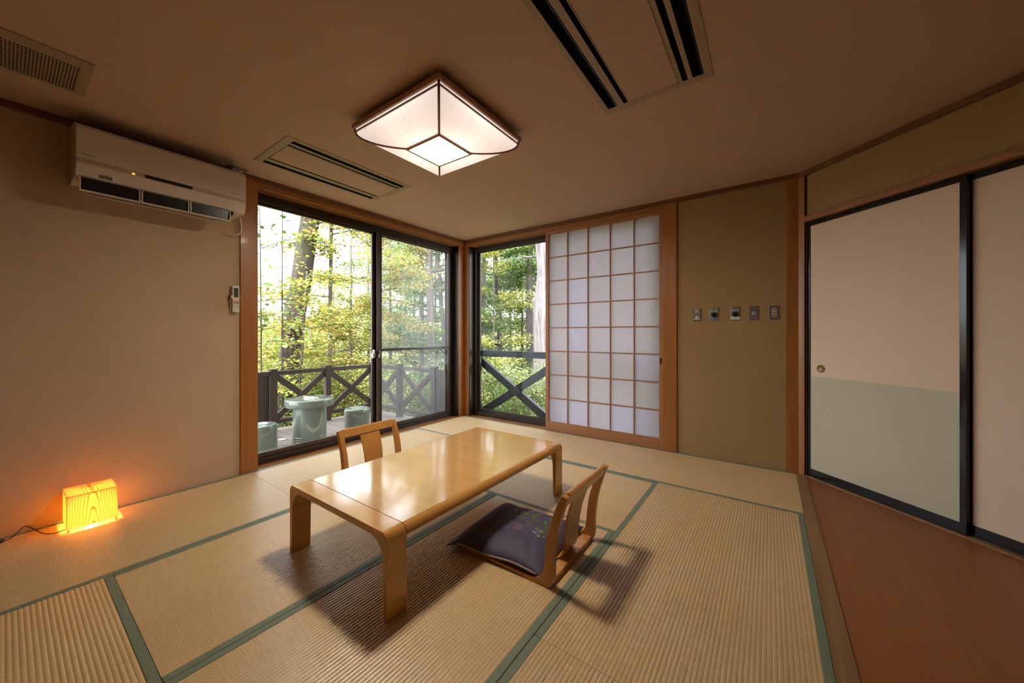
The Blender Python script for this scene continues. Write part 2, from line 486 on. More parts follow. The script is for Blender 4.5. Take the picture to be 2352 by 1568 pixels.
# ================================================================== SETTING
# ---- floor: base slab, ten tatami mats, boards
floor = MB().box(-3.42, 2.6, -1.9, 3.87, -0.14, -0.058).build('floor', M['floor_base'])
tag(floor, kind='structure')
RIB = 0.0152
def tatami(x0, x1, y0, y1, along):
    """rush mat: rounded ribs run along the long side; cloth borders on both long sides"""
    L, W = (x1-x0, y1-y0) if along == 'x' else (y1-y0, x1-x0)
    L -= 0.002; W -= 0.002
    cx, cy = (x0+x1)/2, (y0+y1)/2
    mb = MB()
    hw = 0.030
    w2 = W/2 - hw + 0.002
    nseg = 6
    k0 = int(-w2/RIB) - 1
    us = []
    k = k0*nseg
    while True:
        y = k*RIB/nseg
        if y > w2: break
        if y >= -w2: us.append(y)
        k += 1
    prof = [(-w2, -0.0019)] + [(y, 0.0019*(abs(math.sin(math.pi*y/RIB))**0.8 - 1)) for y in us] + [(w2, -0.0019)]
    vs = []; fs = []
    nx = 2
    for i in range(nx):
        x = -L/2 + L*i/(nx-1)
        for y, z in prof: vs.append((x, y, z))
    n = len(prof)
    for j in range(n-1):
        fs.append((j, n+j, n+j+1, j+1))
    mb.add(vs, fs)
    mb.box(-L/2, L/2, -W/2, W/2, -0.055, -0.004)
    # end faces of the rush cover
    mb.add([(-L/2, -w2, -0.005), (-L/2, w2, -0.005)] + [(-L/2, y, z) for y, z in prof][::-1], [tuple(range(n+2))])
    mb.add([(L/2, w2, -0.005), (L/2, -w2, -0.005)] + [(L/2, y, z) for y, z in prof], [tuple(range(n+2))])
    me = bpy.data.meshes.new('tatami_mat'); me.from_pydata(mb.v, [], mb.f); me.materials.append(M['rush'])
    sm = [True]*(n-1) + [False]*(len(me.polygons)-(n-1))
    me.polygons.foreach_set('use_smooth', sm)
    o = bpy.data.objects.new('tatami_mat', me); COL.objects.link(o); o.parent = floor
    o.location = (cx, cy, 0); o.rotation_euler = (0, 0, 0 if along == 'x' else R(90))
    for s in (-1, 1):
        hb = MB().box(-L/2, L/2, s*(W/2), s*(W/2 - hw), -0.006, 0.0008)
        h = bpy.data.objects.new('border_cloth', bpy.data.meshes.new('border_cloth'))
        h.data.from_pydata(hb.v, [], hb.f); h.data.materials.append(M['heri'])
        COL.objects.link(h); h.parent = o
        b = h.modifiers.new('bevel', 'BEVEL'); b.width = 0.002; b.segments = 2
    return o
for a in [(-3.395, -1.62, 2.98, 3.855, 'x'), (-1.62, 0.173, 2.985, 3.855, 'x'),
          (-3.395, -2.457, 1.205, 2.98, 'y'), (-3.395, -2.457, -0.575, 1.205, 'y'),
          (-2.457, -0.704, 2.072, 2.98, 'x'), (-2.457, -1.56, 0.31, 2.072, 'y'), (-1.56, -0.704, 0.31, 2.072, 'y'),
          (-0.704, 0.173, 1.192, 2.985, 'y'), (-0.704, 0.173, -0.575, 1.192, 'y'), (-2.457, -0.704, -0.575, 0.31, 'x')]:
    tatami(*a)
# hardwood boards, running parallel to the mats' edge, cut at the 45 degree wall
px0 = 0.2365
edges = [px0, 0.340, 0.447, 0.556, 0.662, 0.768, 0.874]
while edges[-1] < 2.3: edges.append(edges[-1] + 0.107)
rnd = random.Random(5)
for i in range(len(edges) - 1):
    xa, xb = edges[i] + 0.00015, edges[i+1] - 0.00015
    ya = 3.842 - (xa - 0.2145) + 0.0 ; yb = 3.842 - (xb - 0.2145)
    y_low = -1.85
    cuts = [y_low]
    y = y_low + rnd.uniform(0.9, 1.8)
    while y < yb - 0.5:
        cuts.append(y); y += 1.82
    for k, yc in enumerate(cuts):
        y1 = cuts[k+1] - 0.0006 if k+1 < len(cuts) else None
        if y1 is None: poly = [(xa, yc), (xb, yc), (xb, yb), (xa, ya)]
        else: poly = [(xa, yc), (xb, yc), (xb, y1), (xa, y1)]
        dz = rnd.uniform(-0.0006, 0.0)
        MB().prism(poly, lambda u, v, d: (u, v, d), -0.03, -0.004 + dz).build('plank', M['plank'], floor)
bt = MB().box(XR, 0.2362, -0.6, 3.842, -0.05, 0.0015).build('trim_1', M['border'], bevel=0.0015)
tag(bt, kind='structure')

# ---- ceiling
cl = MB().box(-3.60, 2.6, -1.9, 4.10, ZC, ZC + 0.12).build('ceiling', M['ceiling'])
tag(cl, kind='structure')
eav = MB().box(-5.0, 2.9, -2.2, 4.7, ZC + 0.36, ZC + 0.5)  # unseen roof, extended so it keeps the sun out of the room
tag(eav.build('unseen_roof_slab', M['ext']), kind='structure')

# ---- left wall (with the big window)
wl_ = MB()
wl_.box(XA-0.20, XA-0.008, -0.62, 1.142, -0.12, ZC+0.1)
wl_.box(XA-0.20, XA-0.13, 1.13, 1.30, -0.12, ZC+0.1)
wl_.box(XA-0.20, XA-0.012, 1.142, 3.87, KAM+0.05, ZC+0.1)
wl = wl_.build('wall_left', M['plaster']); tag(wl, kind='structure')
MB().box(XA-0.22, XA-0.20, -1.9, 1.30, -0.3, ZC+0.36).build('siding', M['ext'], wl)
# ---- far wall
wb_ = MB()
wb_.box(-0.706, 0.11, YB+0.010, YB+0.22, -0.12, ZC+0.1)
wb_.box(-3.40, -0.70, YB+0.03, YB+0.22, KAM+0.05, ZC+0.1)
wb = wb_.build('wall_back', M['juraku']); tag(wb, kind='structure')
MB().box(-0.85, 0.6, YB+0.22, YB+0.24, -0.3, ZC+0.36).build('siding', M['ext'], wb)
# ---- 45 degree wall
wc = MB().obox(CO, CD, CN, (0, 0, 1), 0.0, 2.60, -0.20, -0.012, 2.03, ZC+0.1).build('wall_right', M['juraku'])
tag(wc, kind='structure')
MB().obox(CO, CD, CN, (0, 0, 1), -0.1, 2.60, -0.26, -0.20, -0.12, ZC+0.1).build('backing', M['plaster'], wc)
# ---- walls out of view, behind the camera
wu = MB()
wu.box(-3.6, 0.24, -0.70, -0.58, -0.12, ZC+0.1)
w_f = wu.build('wall_front', M['backwall']); tag(w_f, kind='structure')
ws = MB()
ws.box(2.0, 2.15, -1.9, 2.15, -0.12, ZC+0.1)
ws.box(0.12, 2.1, -1.9, -1.75, -0.12, ZC+0.1)
ws.box(0.10, 0.24, -1.9, -0.58, -0.12, ZC+0.1)
w_s = ws.build('wall_side', M['backwall']); tag(w_s, kind='structure')

# ---- posts
def st(name, mb, mat, bevel=0.002, kind='structure'):
    o = mb.build(name, mat, bevel=bevel); tag(o, kind=kind); return o
st('trim_2', MB().box(XA-0.13, XA+0.006, 1.142, 1.267, -0.05, CRO), M['post'])
st('trim_3', MB().box(-3.54, -3.432, 3.775, 3.885, -0.05, ZC).box(-3.54, -3.345, 3.885, 3.99, -0.05, ZC), M['post'])
st('trim_4', MB().box(-0.829, -0.706, YB-0.006, YB+0.12, -0.05, CRO), M['post'])
st('trim_5', MB().box(0.107, 0.188, YB-0.010, YB+0.12, -0.05, CRO), M['post'])
# corner post turning into the 45 degree wall
st('trim_6', MB().prism([(0.188, YB-0.012), (0.2145+0.010, 3.842-0.020), (0.2145+0.020, 3.842+0.03), (0.24, 4.0), (0.188, 4.0)],
                        lambda u, v, d: (u, v, d), -0.05, CRO), M['post'])
# ---- ceiling mouldings
st('trim_7', MB().box(XA-0.02, XA+0.018, -0.6, 3.86, CRO, ZC), M['dtrim'])
st('trim_8', MB().box(-3.43, 0.20, YB-0.018, YB+0.03, CRO, ZC), M['dtrim'])
st('trim_9', MB().obox(CO, CD, CN, (0, 0, 1), -0.02, 2.60, -0.02, 0.018, CRO, ZC), M['dtrim'])
# ---- window A lintel (kamoi) with two grooves, and sill with grooves
def grooved(mb, a0, a1, w0, w1, z0, z1, top, axis, grooves, gd=0.012):
    """bar between a0..a1 along axis; section w0..w1 x z0..z1; grooves cut in the top (sill) or bottom (lintel)"""
    cuts = sorted(grooves)
    ws_ = [w0]
    for g0, g1 in cuts: ws_ += [g0, g1]
    ws_.append(w1)
    for i in range(len(ws_)-1):
        isg = (i % 2 == 1)
        za, zb = z0, z1
        if isg:
            if top: zb = z1 - gd
            else: za = z0 + gd
        if axis == 'y': mb.box(ws_[i], ws_[i+1], a0, a1, za, zb)
        else: mb.box(a0, a1, ws_[i], ws_[i+1], za, zb)
    return mb
gA = [(XA-0.050, XA-0.028), (XA-0.092, XA-0.070)]
st('trim_10', grooved(MB(), 1.267, 3.86, XA-0.125, XA+0.004, KAM, CRO-0.002, False, 'y', gA), M['trimy'], 0)
st('trim_11', grooved(MB(), 1.267, 3.80, XA-0.122, XA, -0.05, -0.001, True, 'y', gA), M['trimy'], 0)
gB = [(YB+0.018, YB+0.050), (YB+0.070, YB+0.092)]
st('trim_12', grooved(MB(), -3.43, -0.829, YB-0.004, YB+0.125, KAM, CRO-0.002, False, 'x', gB), M['trimx'], 0)
st('trim_13', grooved(MB(), -3.40, -0.829, YB, YB+0.122, -0.05, -0.001, True, 'x', gB), M['trimx'], 0)

# ---- window A: bronze aluminium sliding window
def ring(mb, axis, a0, a1, z0, z1, w0, w1, sl, sr, sb, stp):
    """rectangular frame in a vertical plane; axis = direction it runs along"""
    def bx(p0, p1, q0, q1):
        if axis == 'y': mb.box(w0, w1, p0, p1, q0, q1)
        else: mb.box(p0, p1, w0, w1, q0, q1)
    bx(a0, a0+sl, z0, z1); bx(a1-sr, a1, z0, z1)
    bx(a0+sl, a1-sr, z0, z0+sb); bx(a0+sl, a1-sr, z1-stp, z1)
    return mb
FX = XA - 0.125     # room-side face of the metal frame
win1 = empty('window_1', (FX, 2.5, 0), kind='structure')
f = MB()
f.box(FX-0.10, FX, 1.22, 3.86, -0.02, 0.040)          # sill profile
f.box(FX-0.10, FX, 1.22, 3.86, 2.275, KAM+0.03)       # head
f.box(FX-0.10, FX, 1.19, 1.225, 0.04, 2.275)
f.box(FX-0.10, FX, 3.735, 3.86, 0.04, 2.275)
f.box(FX, XA-0.04, 3.765, 3.774, -0.001, KAM)
f.build('outer_frame', M['alu'], win1, bevel=0.0015)
fl = MB()
for k, yy in enumerate((3.700, 3.716)):
    fl.box(FX-0.08+0.0*k, FX-0.012, yy, yy+0.006, 0.04, 2.275)
fl.box(FX-0.012, FX-0.006, 1.225, 3.735, 0.040, 0.046)
fl.build('jamb_rib', M['alu2'], win1)
s_in = ring(MB(), 'y', 2.512, 3.712, 0.030, 2.285, FX-0.034, FX-0.006, 0.074, 0.035, 0.058, 0.030).build('sash', M['alu'], win1, bevel=0.002)
MB().box(FX-0.022, FX-0.018, 2.586, 3.68, 0.085, 2.258).build('glass_pane', M['glass'], s_in)
MB().box(FX-0.034, FX-0.004, 2.512, 2.545, 0.03, 2.28).build('meeting_stile', M['alu2'], s_in, bevel=0.002)
s_out = ring(MB(), 'y', 1.215, 2.560, 0.030, 2.285, FX-0.070, FX-0.042, 0.035, 0.078, 0.058, 0.030).build('sash', M['alu2'], win1, bevel=0.002)
MB().box(FX-0.058, FX-0.054, 1.25, 2.485, 0.085, 2.258).build('glass_pane', M['glass'], s_out)
sc_ = ring(MB(), 'y', 2.52, 3.735, 0.030, 2.285, FX-0.098, FX-0.080, 0.03, 0.045, 0.04, 0.025)
sc_.box(FX-0.098, FX-0.080, 2.55, 3.70, 0.932, 0.962)
s_sc = sc_.build('insect_screen', M['alu'], win1, bevel=0.001)
MB().box(FX-0.0900, FX-0.0895, 2.55, 3.70, 0.06, 2.265).build('screen_mesh', M['mesh'], s_sc)
# crescent lock and lever
lk = MB(); lk.box(FX-0.040, FX-0.002, 2.468, 2.500, 0.86, 0.92); lk.box(FX-0.025, FX+0.006, 2.474, 2.488, 0.90, 0.955); 
lk.build('latch', M['chrome'], win1, bevel=0.003)
lk = MB(); lk.box(FX-0.006, FX+0.014, 2.528, 2.552, 0.865, 0.915); lk.box(FX-0.006, FX+0.020, 2.534, 2.546, 0.90, 0.945); lk.box(FX, FX+0.022, 2.516, 2.528, 0.865, 0.900)
lk.build('latch', M['chrome'], win1, bevel=0.003)
lk = MB(); lk.box(FX-0.006, FX+0.010, 2.56, 2.63, 0.012, 0.035); lk.box(FX+0.005, FX+0.016, 2.575, 2.615, 0.004, 0.016)
lk.build('sash_stop', M['alu'], win1, bevel=0.002)

# ---- window B
FY = YB + 0.125
win2 = empty('window_2', (-2.2, FY, 0), kind='structure')
f = MB()
f.box(-3.345, -0.80, FY, FY+0.10, -0.02, 0.040)
f.box(-3.345, -0.80, FY, FY+0.10, 2.290, KAM+0.03)
f.box(-3.345, -3.300, FY, FY+0.10, 0.04, 2.29)
f.box(-0.86, -0.80, FY, FY+0.10, 0.04, 2.29)
f.box(-3.345, -3.335, YB+0.035, FY, -0.001, KAM)
f.build('outer_frame', M['alu'], win2, bevel=0.0015)
MB().box(-3.300, -3.294, FY+0.006, FY+0.07, 0.04, 2.29).build('jamb_rib', M['alu2'], win2)
s1 = ring(MB(), 'x', -3.300, -2.02, 0.030, 2.300, FY+0.042, FY+0.070, 0.050, 0.06, 0.056, 0.028).build('sash', M['alu'], win2, bevel=0.002)
MB().box(-3.25, -2.08, FY+0.054, FY+0.058, 0.084, 2.275).build('glass_pane', M['glass'], s1)
s2 = ring(MB(), 'x', -2.08, -0.86, 0.030, 2.300, FY+0.006, FY+0.034, 0.06, 0.05, 0.056, 0.028).build('sash', M['alu'], win2, bevel=0.002)
MB().box(-2.02, -0.91, FY+0.018, FY+0.022, 0.084, 2.275).build('glass_pane', M['glass'], s2)

# ---- sliding paper screen in front of window B
sh = empty('shoji_screen', (-1.48, YB+0.034, -0.01), label='tall sliding paper screen with wooden lattice covering half of the far window', cat='screen')
SY0, SY1 = YB+0.019, YB+0.049
colx = [-2.092, -1.850, -1.606, -1.356, -1.110, -0.868]
rowz = [0.102 + i*(2.306-0.102)/8 for i in range(9)]
fr = MB()
fr.box(-2.132, colx[0], SY0, SY1, -0.008, 2.353)
fr.box(colx[-1], -0.834, SY0, SY1, -0.008, 2.353)
fr.box(colx[0], colx[-1], SY0, SY1, -0.008, rowz[0])
fr.box(colx[0], colx[-1], SY0, SY1, rowz[-1], 2.353)
fr.build('frame', M['shojiwood'], sh, bevel=0.0015)
for x in colx[1:-1]:
    MB().box(x-0.0060, x+0.0060, SY0+0.004, SY0+0.022, rowz[0], rowz[-1]).build('lattice_bar', M['shojiwood'], sh)
for z in rowz[1:-1]:
    MB().box(colx[0], colx[-1], SY0+0.006, SY0+0.0215, z-0.0060, z+0.0060).build('lattice_bar', M['shojiwood'], sh)
fresh = {(1, 5), (1, 4), (1, 3), (0, 0), (1, 0), (4, 2), (4, 0), (3, 0)}
for i in range(5):
    for j in range(8):
        pn = MB().box(colx[i]-0.004, colx[i+1]+0.004, SY0+0.0222, SY0+0.0227, rowz[j]-0.004, rowz[j+1]+0.004)
        pn.build('paper_pane', M['paper2'] if (i, j) in fresh else M['paper'], sh)
MB().box(-0.858, -0.845, SY0-0.0012, SY0+0.001, 0.835, 0.895).build('finger_pull', M['lacquer'], sh, bevel=0.0006)

# ---- 45 degree wall woodwork and fusuma doors
def cbox(mb, s0, s1, n0, n1, z0, z1):
    return mb.obox(CO, CD, CN, (0, 0, 1), s0, s1, n0, n1, z0, z1)
st('trim_14', cbox(MB(), 0.020, 2.60, -0.065, 0.010, 2.017, 2.062), M['dtrim'] if False else M['trimx'], 0.002)
st('trim_15', cbox(MB(), 0.0, 2.60, -0.080, 0.0, -0.05, 0.006), M['border'], 0.001)
st('trim_16', cbox(MB(), -0.01, 0.026, -0.10, -0.008, 0.006, CRO), M['dtrim'], 0.001)
st('trim_17', cbox(MB(), 2.45, 2.60, -0.12, 0.012, -0.05, CRO), M['post'], 0.002)
def fusuma(name, s0, s1, n1, low=True, pull_left=True):
    d = empty(name, CO + CD*((s0+s1)/2) + CN*(n1-0.01), R(-45), kind='structure')
    fm = MB()
    st_, rb, rt_ = 0.030, 0.060, 0.034
    cbox(fm, s0, s0+st_, n1-0.020, n1, 0.008, 2.012); cbox(fm, s1-st_, s1, n1-0.020, n1, 0.008, 2.012)
    cbox(fm, s0+st_, s1-st_, n1-0.020, n1-0.002, 0.008, 0.008+rb); cbox(fm, s0+st_, s1-st_, n1-0.020, n1-0.002, 2.012-rt_, 2.012)
    fm.build('lacquer_frame', M['lacquer'], d, bevel=0.002)
    zl = 0.797
    a, b = s0+st_, s1-st_
    if low:
        cbox(MB(), a, b, n1-0.014, n1-0.006, 0.066, zl).build('lower_paper', M['fusuma_low'], d)['label'] = 'pale green lower paper'
    cbox(MB(), a, b, n1-0.014, n1-0.0066 if low else n1-0.006, zl if low else 0.066, 1.980).build('paper_panel', M['fusuma'], d)
    pc = (s0 + 0.110) if pull_left else (s1 - 0.110)
    c = CO + CD*pc + CN*(n1-0.006) + Vector((0, 0, 0.860))
    seg = 28; vs = []; fs = []
    for r, dn in ((0.030, 0.0), (0.030, 0.0035), (0.0265, 0.0040), (0.0240, 0.001), (0.0235, 0.0004), (0.0, 0.0004)):
        for k in range(seg):
            an = 2*math.pi*k/seg
            vs.append(c + CD*(r*math.cos(an)) + Vector((0, 0, r*math.sin(an))) + CN*dn)
    for i in range(5):
        for k in range(seg):
            fs.append((i*seg+k, i*seg+(k+1) % seg, (i+1)*seg+(k+1) % seg, (i+1)*seg+k))
    MB().add(vs, fs).build('round_pull', M['pull'], d, smooth=True)
    return d
fusuma('door_1', 0.016, 0.921, -0.014, True, True)
fusuma('door_2', 0.895, 1.80, -0.042, False, False)
fusuma('door_3', 1.78, 2.45, -0.014, True, False)

# ================================================================== THINGS INDOORS
# ---- low table
tb = empty('low_table', (-1.585, 1.647, 0), label='low honey-coloured lacquered table with rounded bentwood ends, in the middle of the tatami', cat='table')
TX0, TX1, TY0, TY1, TZ = -1.992, -1.186, 0.893, 2.400, 0.345
def arch(x0, x1, zt, thick, r_out, r_in, leg_t):
    """outer and inner polylines of the bentwood end, from left foot to right foot"""
    n = 10
    out = [(x0, 0.0)]
    out += [(x0 + r_out - r_out*math.cos(a), zt - r_out + r_out*math.sin(a)) for a in [math.pi/2*k/n for k in range(n+1)]]
    out += [(x1 - r_out + r_out*math.sin(a), zt - r_out + r_out*math.cos(a)) for a in [math.pi/2*k/n for k in range(n+1)]]
    out += [(x1, 0.0)]
    zi = zt - thick; xi0 = x0 + leg_t; xi1 = x1 - leg_t
    inn = [(xi0, 0.0)]
    inn += [(xi0 + 0.004 + r_in - (r_in + 0.0)*math.cos(a) , zi - r_in*1.15 + r_in*1.15*math.sin(a)) for a in [math.pi/2*k/n for k in range(n+1)]]
    inn += [(xi1 - 0.004 - r_in + r_in*math.sin(a), zi - r_in*1.15 + r_in*1.15*math.cos(a)) for a in [math.pi/2*k/n for k in range(n+1)]]
    inn += [(xi1, 0.0)]
    return out, inn
o_, i_ = arch(TX0, TX1, TZ, 0.030, 0.034, 0.085, 0.022)
for y0, y1 in ((TY0, TY0+0.0975), (TY1-0.0975, TY1)):
    a = MB().strip(o_, i_, lambda u, v, d: (u, d, v), y0, y1).build('bentwood_leg_frame', M['table'], tb, bevel=0.0025)
# the long top between the two end frames
n = 10
sec = [(TX0, TZ-0.040)]
sec += [(TX0 + 0.034 - 0.034*math.cos(a), TZ - 0.034 + 0.034*math.sin(a)) for a in [math.pi/2*k/n for k in range(n+1)]]
sec += [(TX1 - 0.034 + 0.034*math.sin(a), TZ - 0.034 + 0.034*math.cos(a)) for a in [math.pi/2*k/n for k in range(n+1)]]
sec += [(TX1, TZ-0.040), (TX1-0.012, TZ-0.046), (TX0+0.012, TZ-0.046)]
smooth_by_angle(MB().prism(sec, lambda u, v, d: (u, d, v), TY0+0.099, TY1-0.099).build('table_edge', M['table'], tb), 30)
MB().box(TX0+0.030, TX1-0.030, TY0+0.099, TY1-0.099, TZ-0.010, TZ+0.0004).build('tabletop', M['tabtop'], tb)
for y in (TY0+0.0982, TY1-0.0982):
    pts = sec[1:-3]
    c0 = [(u + (0.0005 if u > -1.59 else -0.0005), v+0.0004) for u, v in pts]
    MB().strip(c0, [(u, v-0.008) if abs(u+1.589) < 0.36 else (u+(0.005 if u < -1.59 else -0.005), v-0.003) for u, v in pts], lambda u, v, d: (u, d, v), y-0.0008, y+0.0008).build('seam_line', M['seam'], tb)

# ---- legless chairs
def bez(pts, n):
    out = []
    for i in range(len(pts)-1):
        p0 = pts[max(i-1, 0)]; p1 = pts[i]; p2 = pts[i+1]; p3 = pts[min(i+2, len(pts)-1)]
        for k in range(n):
            t = k/n
            out.append(tuple(0.5*((2*p1[j]) + (-p0[j]+p2[j])*t + (2*p0[j]-5*p1[j]+4*p2[j]-p3[j])*t*t + (-p0[j]+3*p1[j]-3*p2[j]+p3[j])*t*t*t) for j in range(len(p1))))
    out.append(pts[-1])
    return out
def make_chair(x, y, rz, label):
    """origin at the back bottom edge, chair looks towards -x, back leans to +x; 0.505 wide"""
    r = empty('legless_chair', (x, y, 0), rz, label, 'chair', 'legless floor chairs at the low table')
    mt = Matrix.Translation((x, y, 0)) @ Matrix.Rotation(rz, 4, 'Z')
    fn = lambda u, v, d: tuple(mt @ Vector((u, d, v)))
    # side pieces: foot rail sweeping up into the back post
    back = bez([(-0.545, 0.000), (-0.30, 0.000), (-0.05, 0.000), (0.010, 0.006), (0.026, 0.045), (0.028, 0.134), (0.046, 0.258), (0.080, 0.374), (0.098, 0.418)], 5)
    front = bez([(-0.542, 0.018), (-0.30, 0.018), (-0.095, 0.020), (-0.040, 0.040), (-0.020, 0.085), (-0.012, 0.170), (0.006, 0.270), (0.048, 0.385), (0.068, 0.426)], 5)
    for y0, y1 in ((-0.253, -0.218), (0.218, 0.253)):
        MB().strip(front, back, fn, y0, y1).build('side_post', M['chair'], r, bevel=0.003)
    # crest rail
    cr = MB()
    sec_o = [(0.0445, 0.374), (0.050, 0.390), (0.0665, 0.424), (0.082, 0.430), (0.098, 0.422), (0.094, 0.410), (0.074, 0.366)]
    cr.prism(sec_o, fn, -0.2175, 0.2175)
    cr.build('crest_rail', M['chair'], r, bevel=0.004)
    # wide back slat
    sf = [(a[0]+0.008, a[1]) for a in front if 0.02 < a[1] < 0.385]
    sb_ = [(a[0]+0.019, a[1]) for a in front if 0.02 < a[1] < 0.385]
    n_ = len(sf)
    vs = []
    for k, (p, q) in enumerate(zip(sf, sb_)):
        t = k/(n_-1)
        hw = 0.071 + 0.014*t*t
        vs += [fn(p[0], p[1], -hw), fn(p[0], p[1], hw), fn(q[0], q[1], hw), fn(q[0], q[1], -hw)]
    fs = [(3, 2, 1, 0), tuple(4*(n_-1)+i for i in range(4))]
    for k in range(n_-1):
        for i in range(4):
            j = (i+1) % 4
            fs.append((4*k+i, 4*k+j, 4*k+4+j, 4*k+4+i))
    MB().add(vs, fs).build('back_slat', M['chair'], r, bevel=0.002)
    # rear cross rail, front cross rail, seat board
    MB().prism([(-0.038, 0.004), (0.014, 0.004), (0.014, 0.028), (-0.038, 0.028)], fn, -0.218, 0.218).build('cross_rail', M['chair'], r, bevel=0.002)
    MB().prism([(-0.540, 0.002), (-0.490, 0.002), (-0.490, 0.018), (-0.540, 0.018)], fn, -0.218, 0.218).build('cross_rail', M['chair'], r, bevel=0.002)
    MB().prism([(-0.489, 0.004), (-0.039, 0.004), (-0.039, 0.014), (-0.489, 0.014)], fn, -0.2175, 0.2175).build('seat', M['chair'], r)
    return r
make_chair(-0.786, 1.698, 0, 'legless bentwood chair on the right of the low table, with a purple cushion on it')
make_chair(-2.415, 1.700, math.pi, 'legless bentwood chair between the low table and the big window')

# ---- embroidered floor cushion
random.seed(3)
CA = [Vector((-1.362, 1.388, 0)), Vector((-0.815, 1.452, 0)), Vector((-0.835, 1.985, 0)), Vector((-1.392, 1.945, 0))]
CA[1] = Vector((-0.815, 1.448, 0)); CA[2] = Vector((-0.838, 1.972, 0))
def cpos(u, v):
    """u along x (0..1), v along y (0..1); edges bow inwards between the corners"""
    p = CA[0]*(1-u)*(1-v) + CA[1]*u*(1-v) + CA[2]*u*v + CA[3]*(1-u)*v
    bow = 0.018
    p += Vector((0, 1, 0))*bow*(4*u*(1-u))*(1-2*v) + Vector((1, 0, 0))*bow*(4*v*(1-v))*(1-2*u)
    return p
def chz(u, v):
    a = max(0.0, 1-abs(2*u-1)**3.2); b = max(0.0, 1-abs(2*v-1)**3.2)
    t = (a*b)**0.55
    hgt = 0.062*t
    # creases fanning out from the near right half and a hollow beside the front roll
    hgt -= 0.010*math.exp(-((u-0.30)**2)/0.004)*t
    hgt += 0.008*math.exp(-((u-0.13)**2)/0.006)*t
    s = (v-0.12) - 0.45*(u-0.35)
    hgt += 0.0055*math.sin(26*s + 3*u)*math.exp(-((u-0.6)**2)/0.06 - ((v-0.33)**2)/0.04)*t
    hgt += 0.0038*math.sin(41*u + 17*v)*math.exp(-((u-0.75)**2)/0.03 - ((v-0.25)**2)/0.05)*t
    base = 0.030 - 0.018*max(0, (0.10-u)/0.10)
    return base, hgt
def ctop(u, v):
    p = cpos(u, v); b, h = chz(u, v)
    return Vector((p.x, p.y, b + h + 0.004))
cu = MB(); G = 56
vs = []; fs = []
for i in range(G+1):
    for j in range(G+1):
        vs.append(ctop(i/G, j/G))
for i in range(G+1):
    for j in range(G+1):
        p = cpos(i/G, j/G); b, h = chz(i/G, j/G)
        e = min(1, min(i, G-i, j, G-j)/4)
        vs.append(Vector((p.x, p.y, b + 0.003 - 0.011*e)))
S = (G+1)*(G+1)
for i in range(G):
    for j in range(G):
        a = i*(G+1)+j
        fs.append((a, a+G+1, a+G+2, a+1)); fs.append((S+a, S+a+1, S+a+G+2, S+a+G+1))
for i in range(G):
    a, b = i*(G+1), (i+1)*(G+1); fs.append((a, S+a, S+b, b))
    a, b = i*(G+1)+G, (i+1)*(G+1)+G; fs.append((b, S+b, S+a, a))
    fs.append((i+1, S+i+1, S+i, i)); q = G*(G+1); fs.append((q+i, S+q+i, S+q+i+1, q+i+1))
cu.add(vs, fs)
cuo = empty('floor_cushion', (-1.09, 1.70, 0.02), label='dark purple square cushion with embroidered leaves and flowers on the right chair', cat='cushion')
cb = cu.build('cushion_cover', M['cush'], cuo, smooth=True)
def inv(x, y):
    u = v = 0.5
    for _ in range(12):
        p = cpos(u, v); e = 1e-3
        du = (cpos(u+e, v)-p)/e; dv = (cpos(u, v+e)-p)/e
        det = du.x*dv.y - du.y*dv.x
        rx, ry = x-p.x, y-p.y
        u += (rx*dv.y - ry*dv.x)/det; v += (du.x*ry - du.y*rx)/det
    return u, v
def on_c(x, y, lift=0.0012):
    u, v = inv(x, y)
    u = min(0.999, max(0.001, u)); v = min(0.999, max(0.001, v))
    p = ctop(u, v); return Vector((x, y, p.z+lift))
leaves = [(-1.138,1.73,-1.115,1.778),(-1.121,1.774,-1.146,1.827),(-1.111,1.781,-1.125,1.823),(-1.086,1.788,-1.126,1.829),(-1.108,1.715,-1.081,1.76),(-1.074,1.753,-0.999,1.767),(-1.036,1.67,-1.018,1.736),(-1.065,1.778,-1.071,1.831),(-1.042,1.783,-1.058,1.86),(-0.988,1.69,-0.971,1.741),(-0.954,1.743,-0.992,1.808),(-0.958,1.763,-0.985,1.808),(-0.968,1.738,-0.937,1.717),(-0.951,1.663,-0.935,1.713),(-0.93,1.643,-0.916,1.679),(-0.979,1.83,-0.994,1.869)]
for (x0, y0, x1, y1) in leaves:
    a = Vector((x0, y0, 0)); b = Vector((x1, y1, 0)); d = b-a; L = d.length; nrm = Vector((-d.y, d.x, 0))/L
    vs = []; K = 8
    bend = 0.10*L
    for k in range(K+1):
        t = k/K; w = 0.0052*math.sin(math.pi*min(1, t*1.0))**0.8 + 0.0004
        c = a + d*t + nrm*bend*math.sin(math.pi*t)
        vs += [on_c(*(c+nrm*w).xy), on_c(*(c-nrm*w).xy)]
    MB().add(vs, [(2*k, 2*k+1, 2*k+3, 2*k+2) for k in range(K)]).build('embroidered_leaf', M['green_thread'], cuo)
def dots(centers, mat, name):
    mb = MB()
    for (x, y, r, nn, s) in centers:
        for _ in range(nn):
            an = random.uniform(0, 6.28); rr = r*math.sqrt(random.random())
            cx, cy = x+rr*math.cos(an), y+rr*math.sin(an)
            q = s*random.uniform(0.6, 1.3); a0 = random.uniform(0, 3)
            mb.add([on_c(cx+q*math.cos(a0+t*math.pi/3), cy+q*math.sin(a0+t*math.pi/3)*0.8) for t in range(6)], [tuple(range(6))])
    mb.build(name, mat, cuo)
dots([(-1.164,1.742,0.02,26,0.0020),(-1.073,1.653,0.026,50,0.0024),(-1.053,1.851,0.018,20,0.0022),(-1.06,1.794,0.016,16,0.0022),(-1.056,1.73,0.016,10,0.003)], M['pink_thread'], 'pink_blossoms')
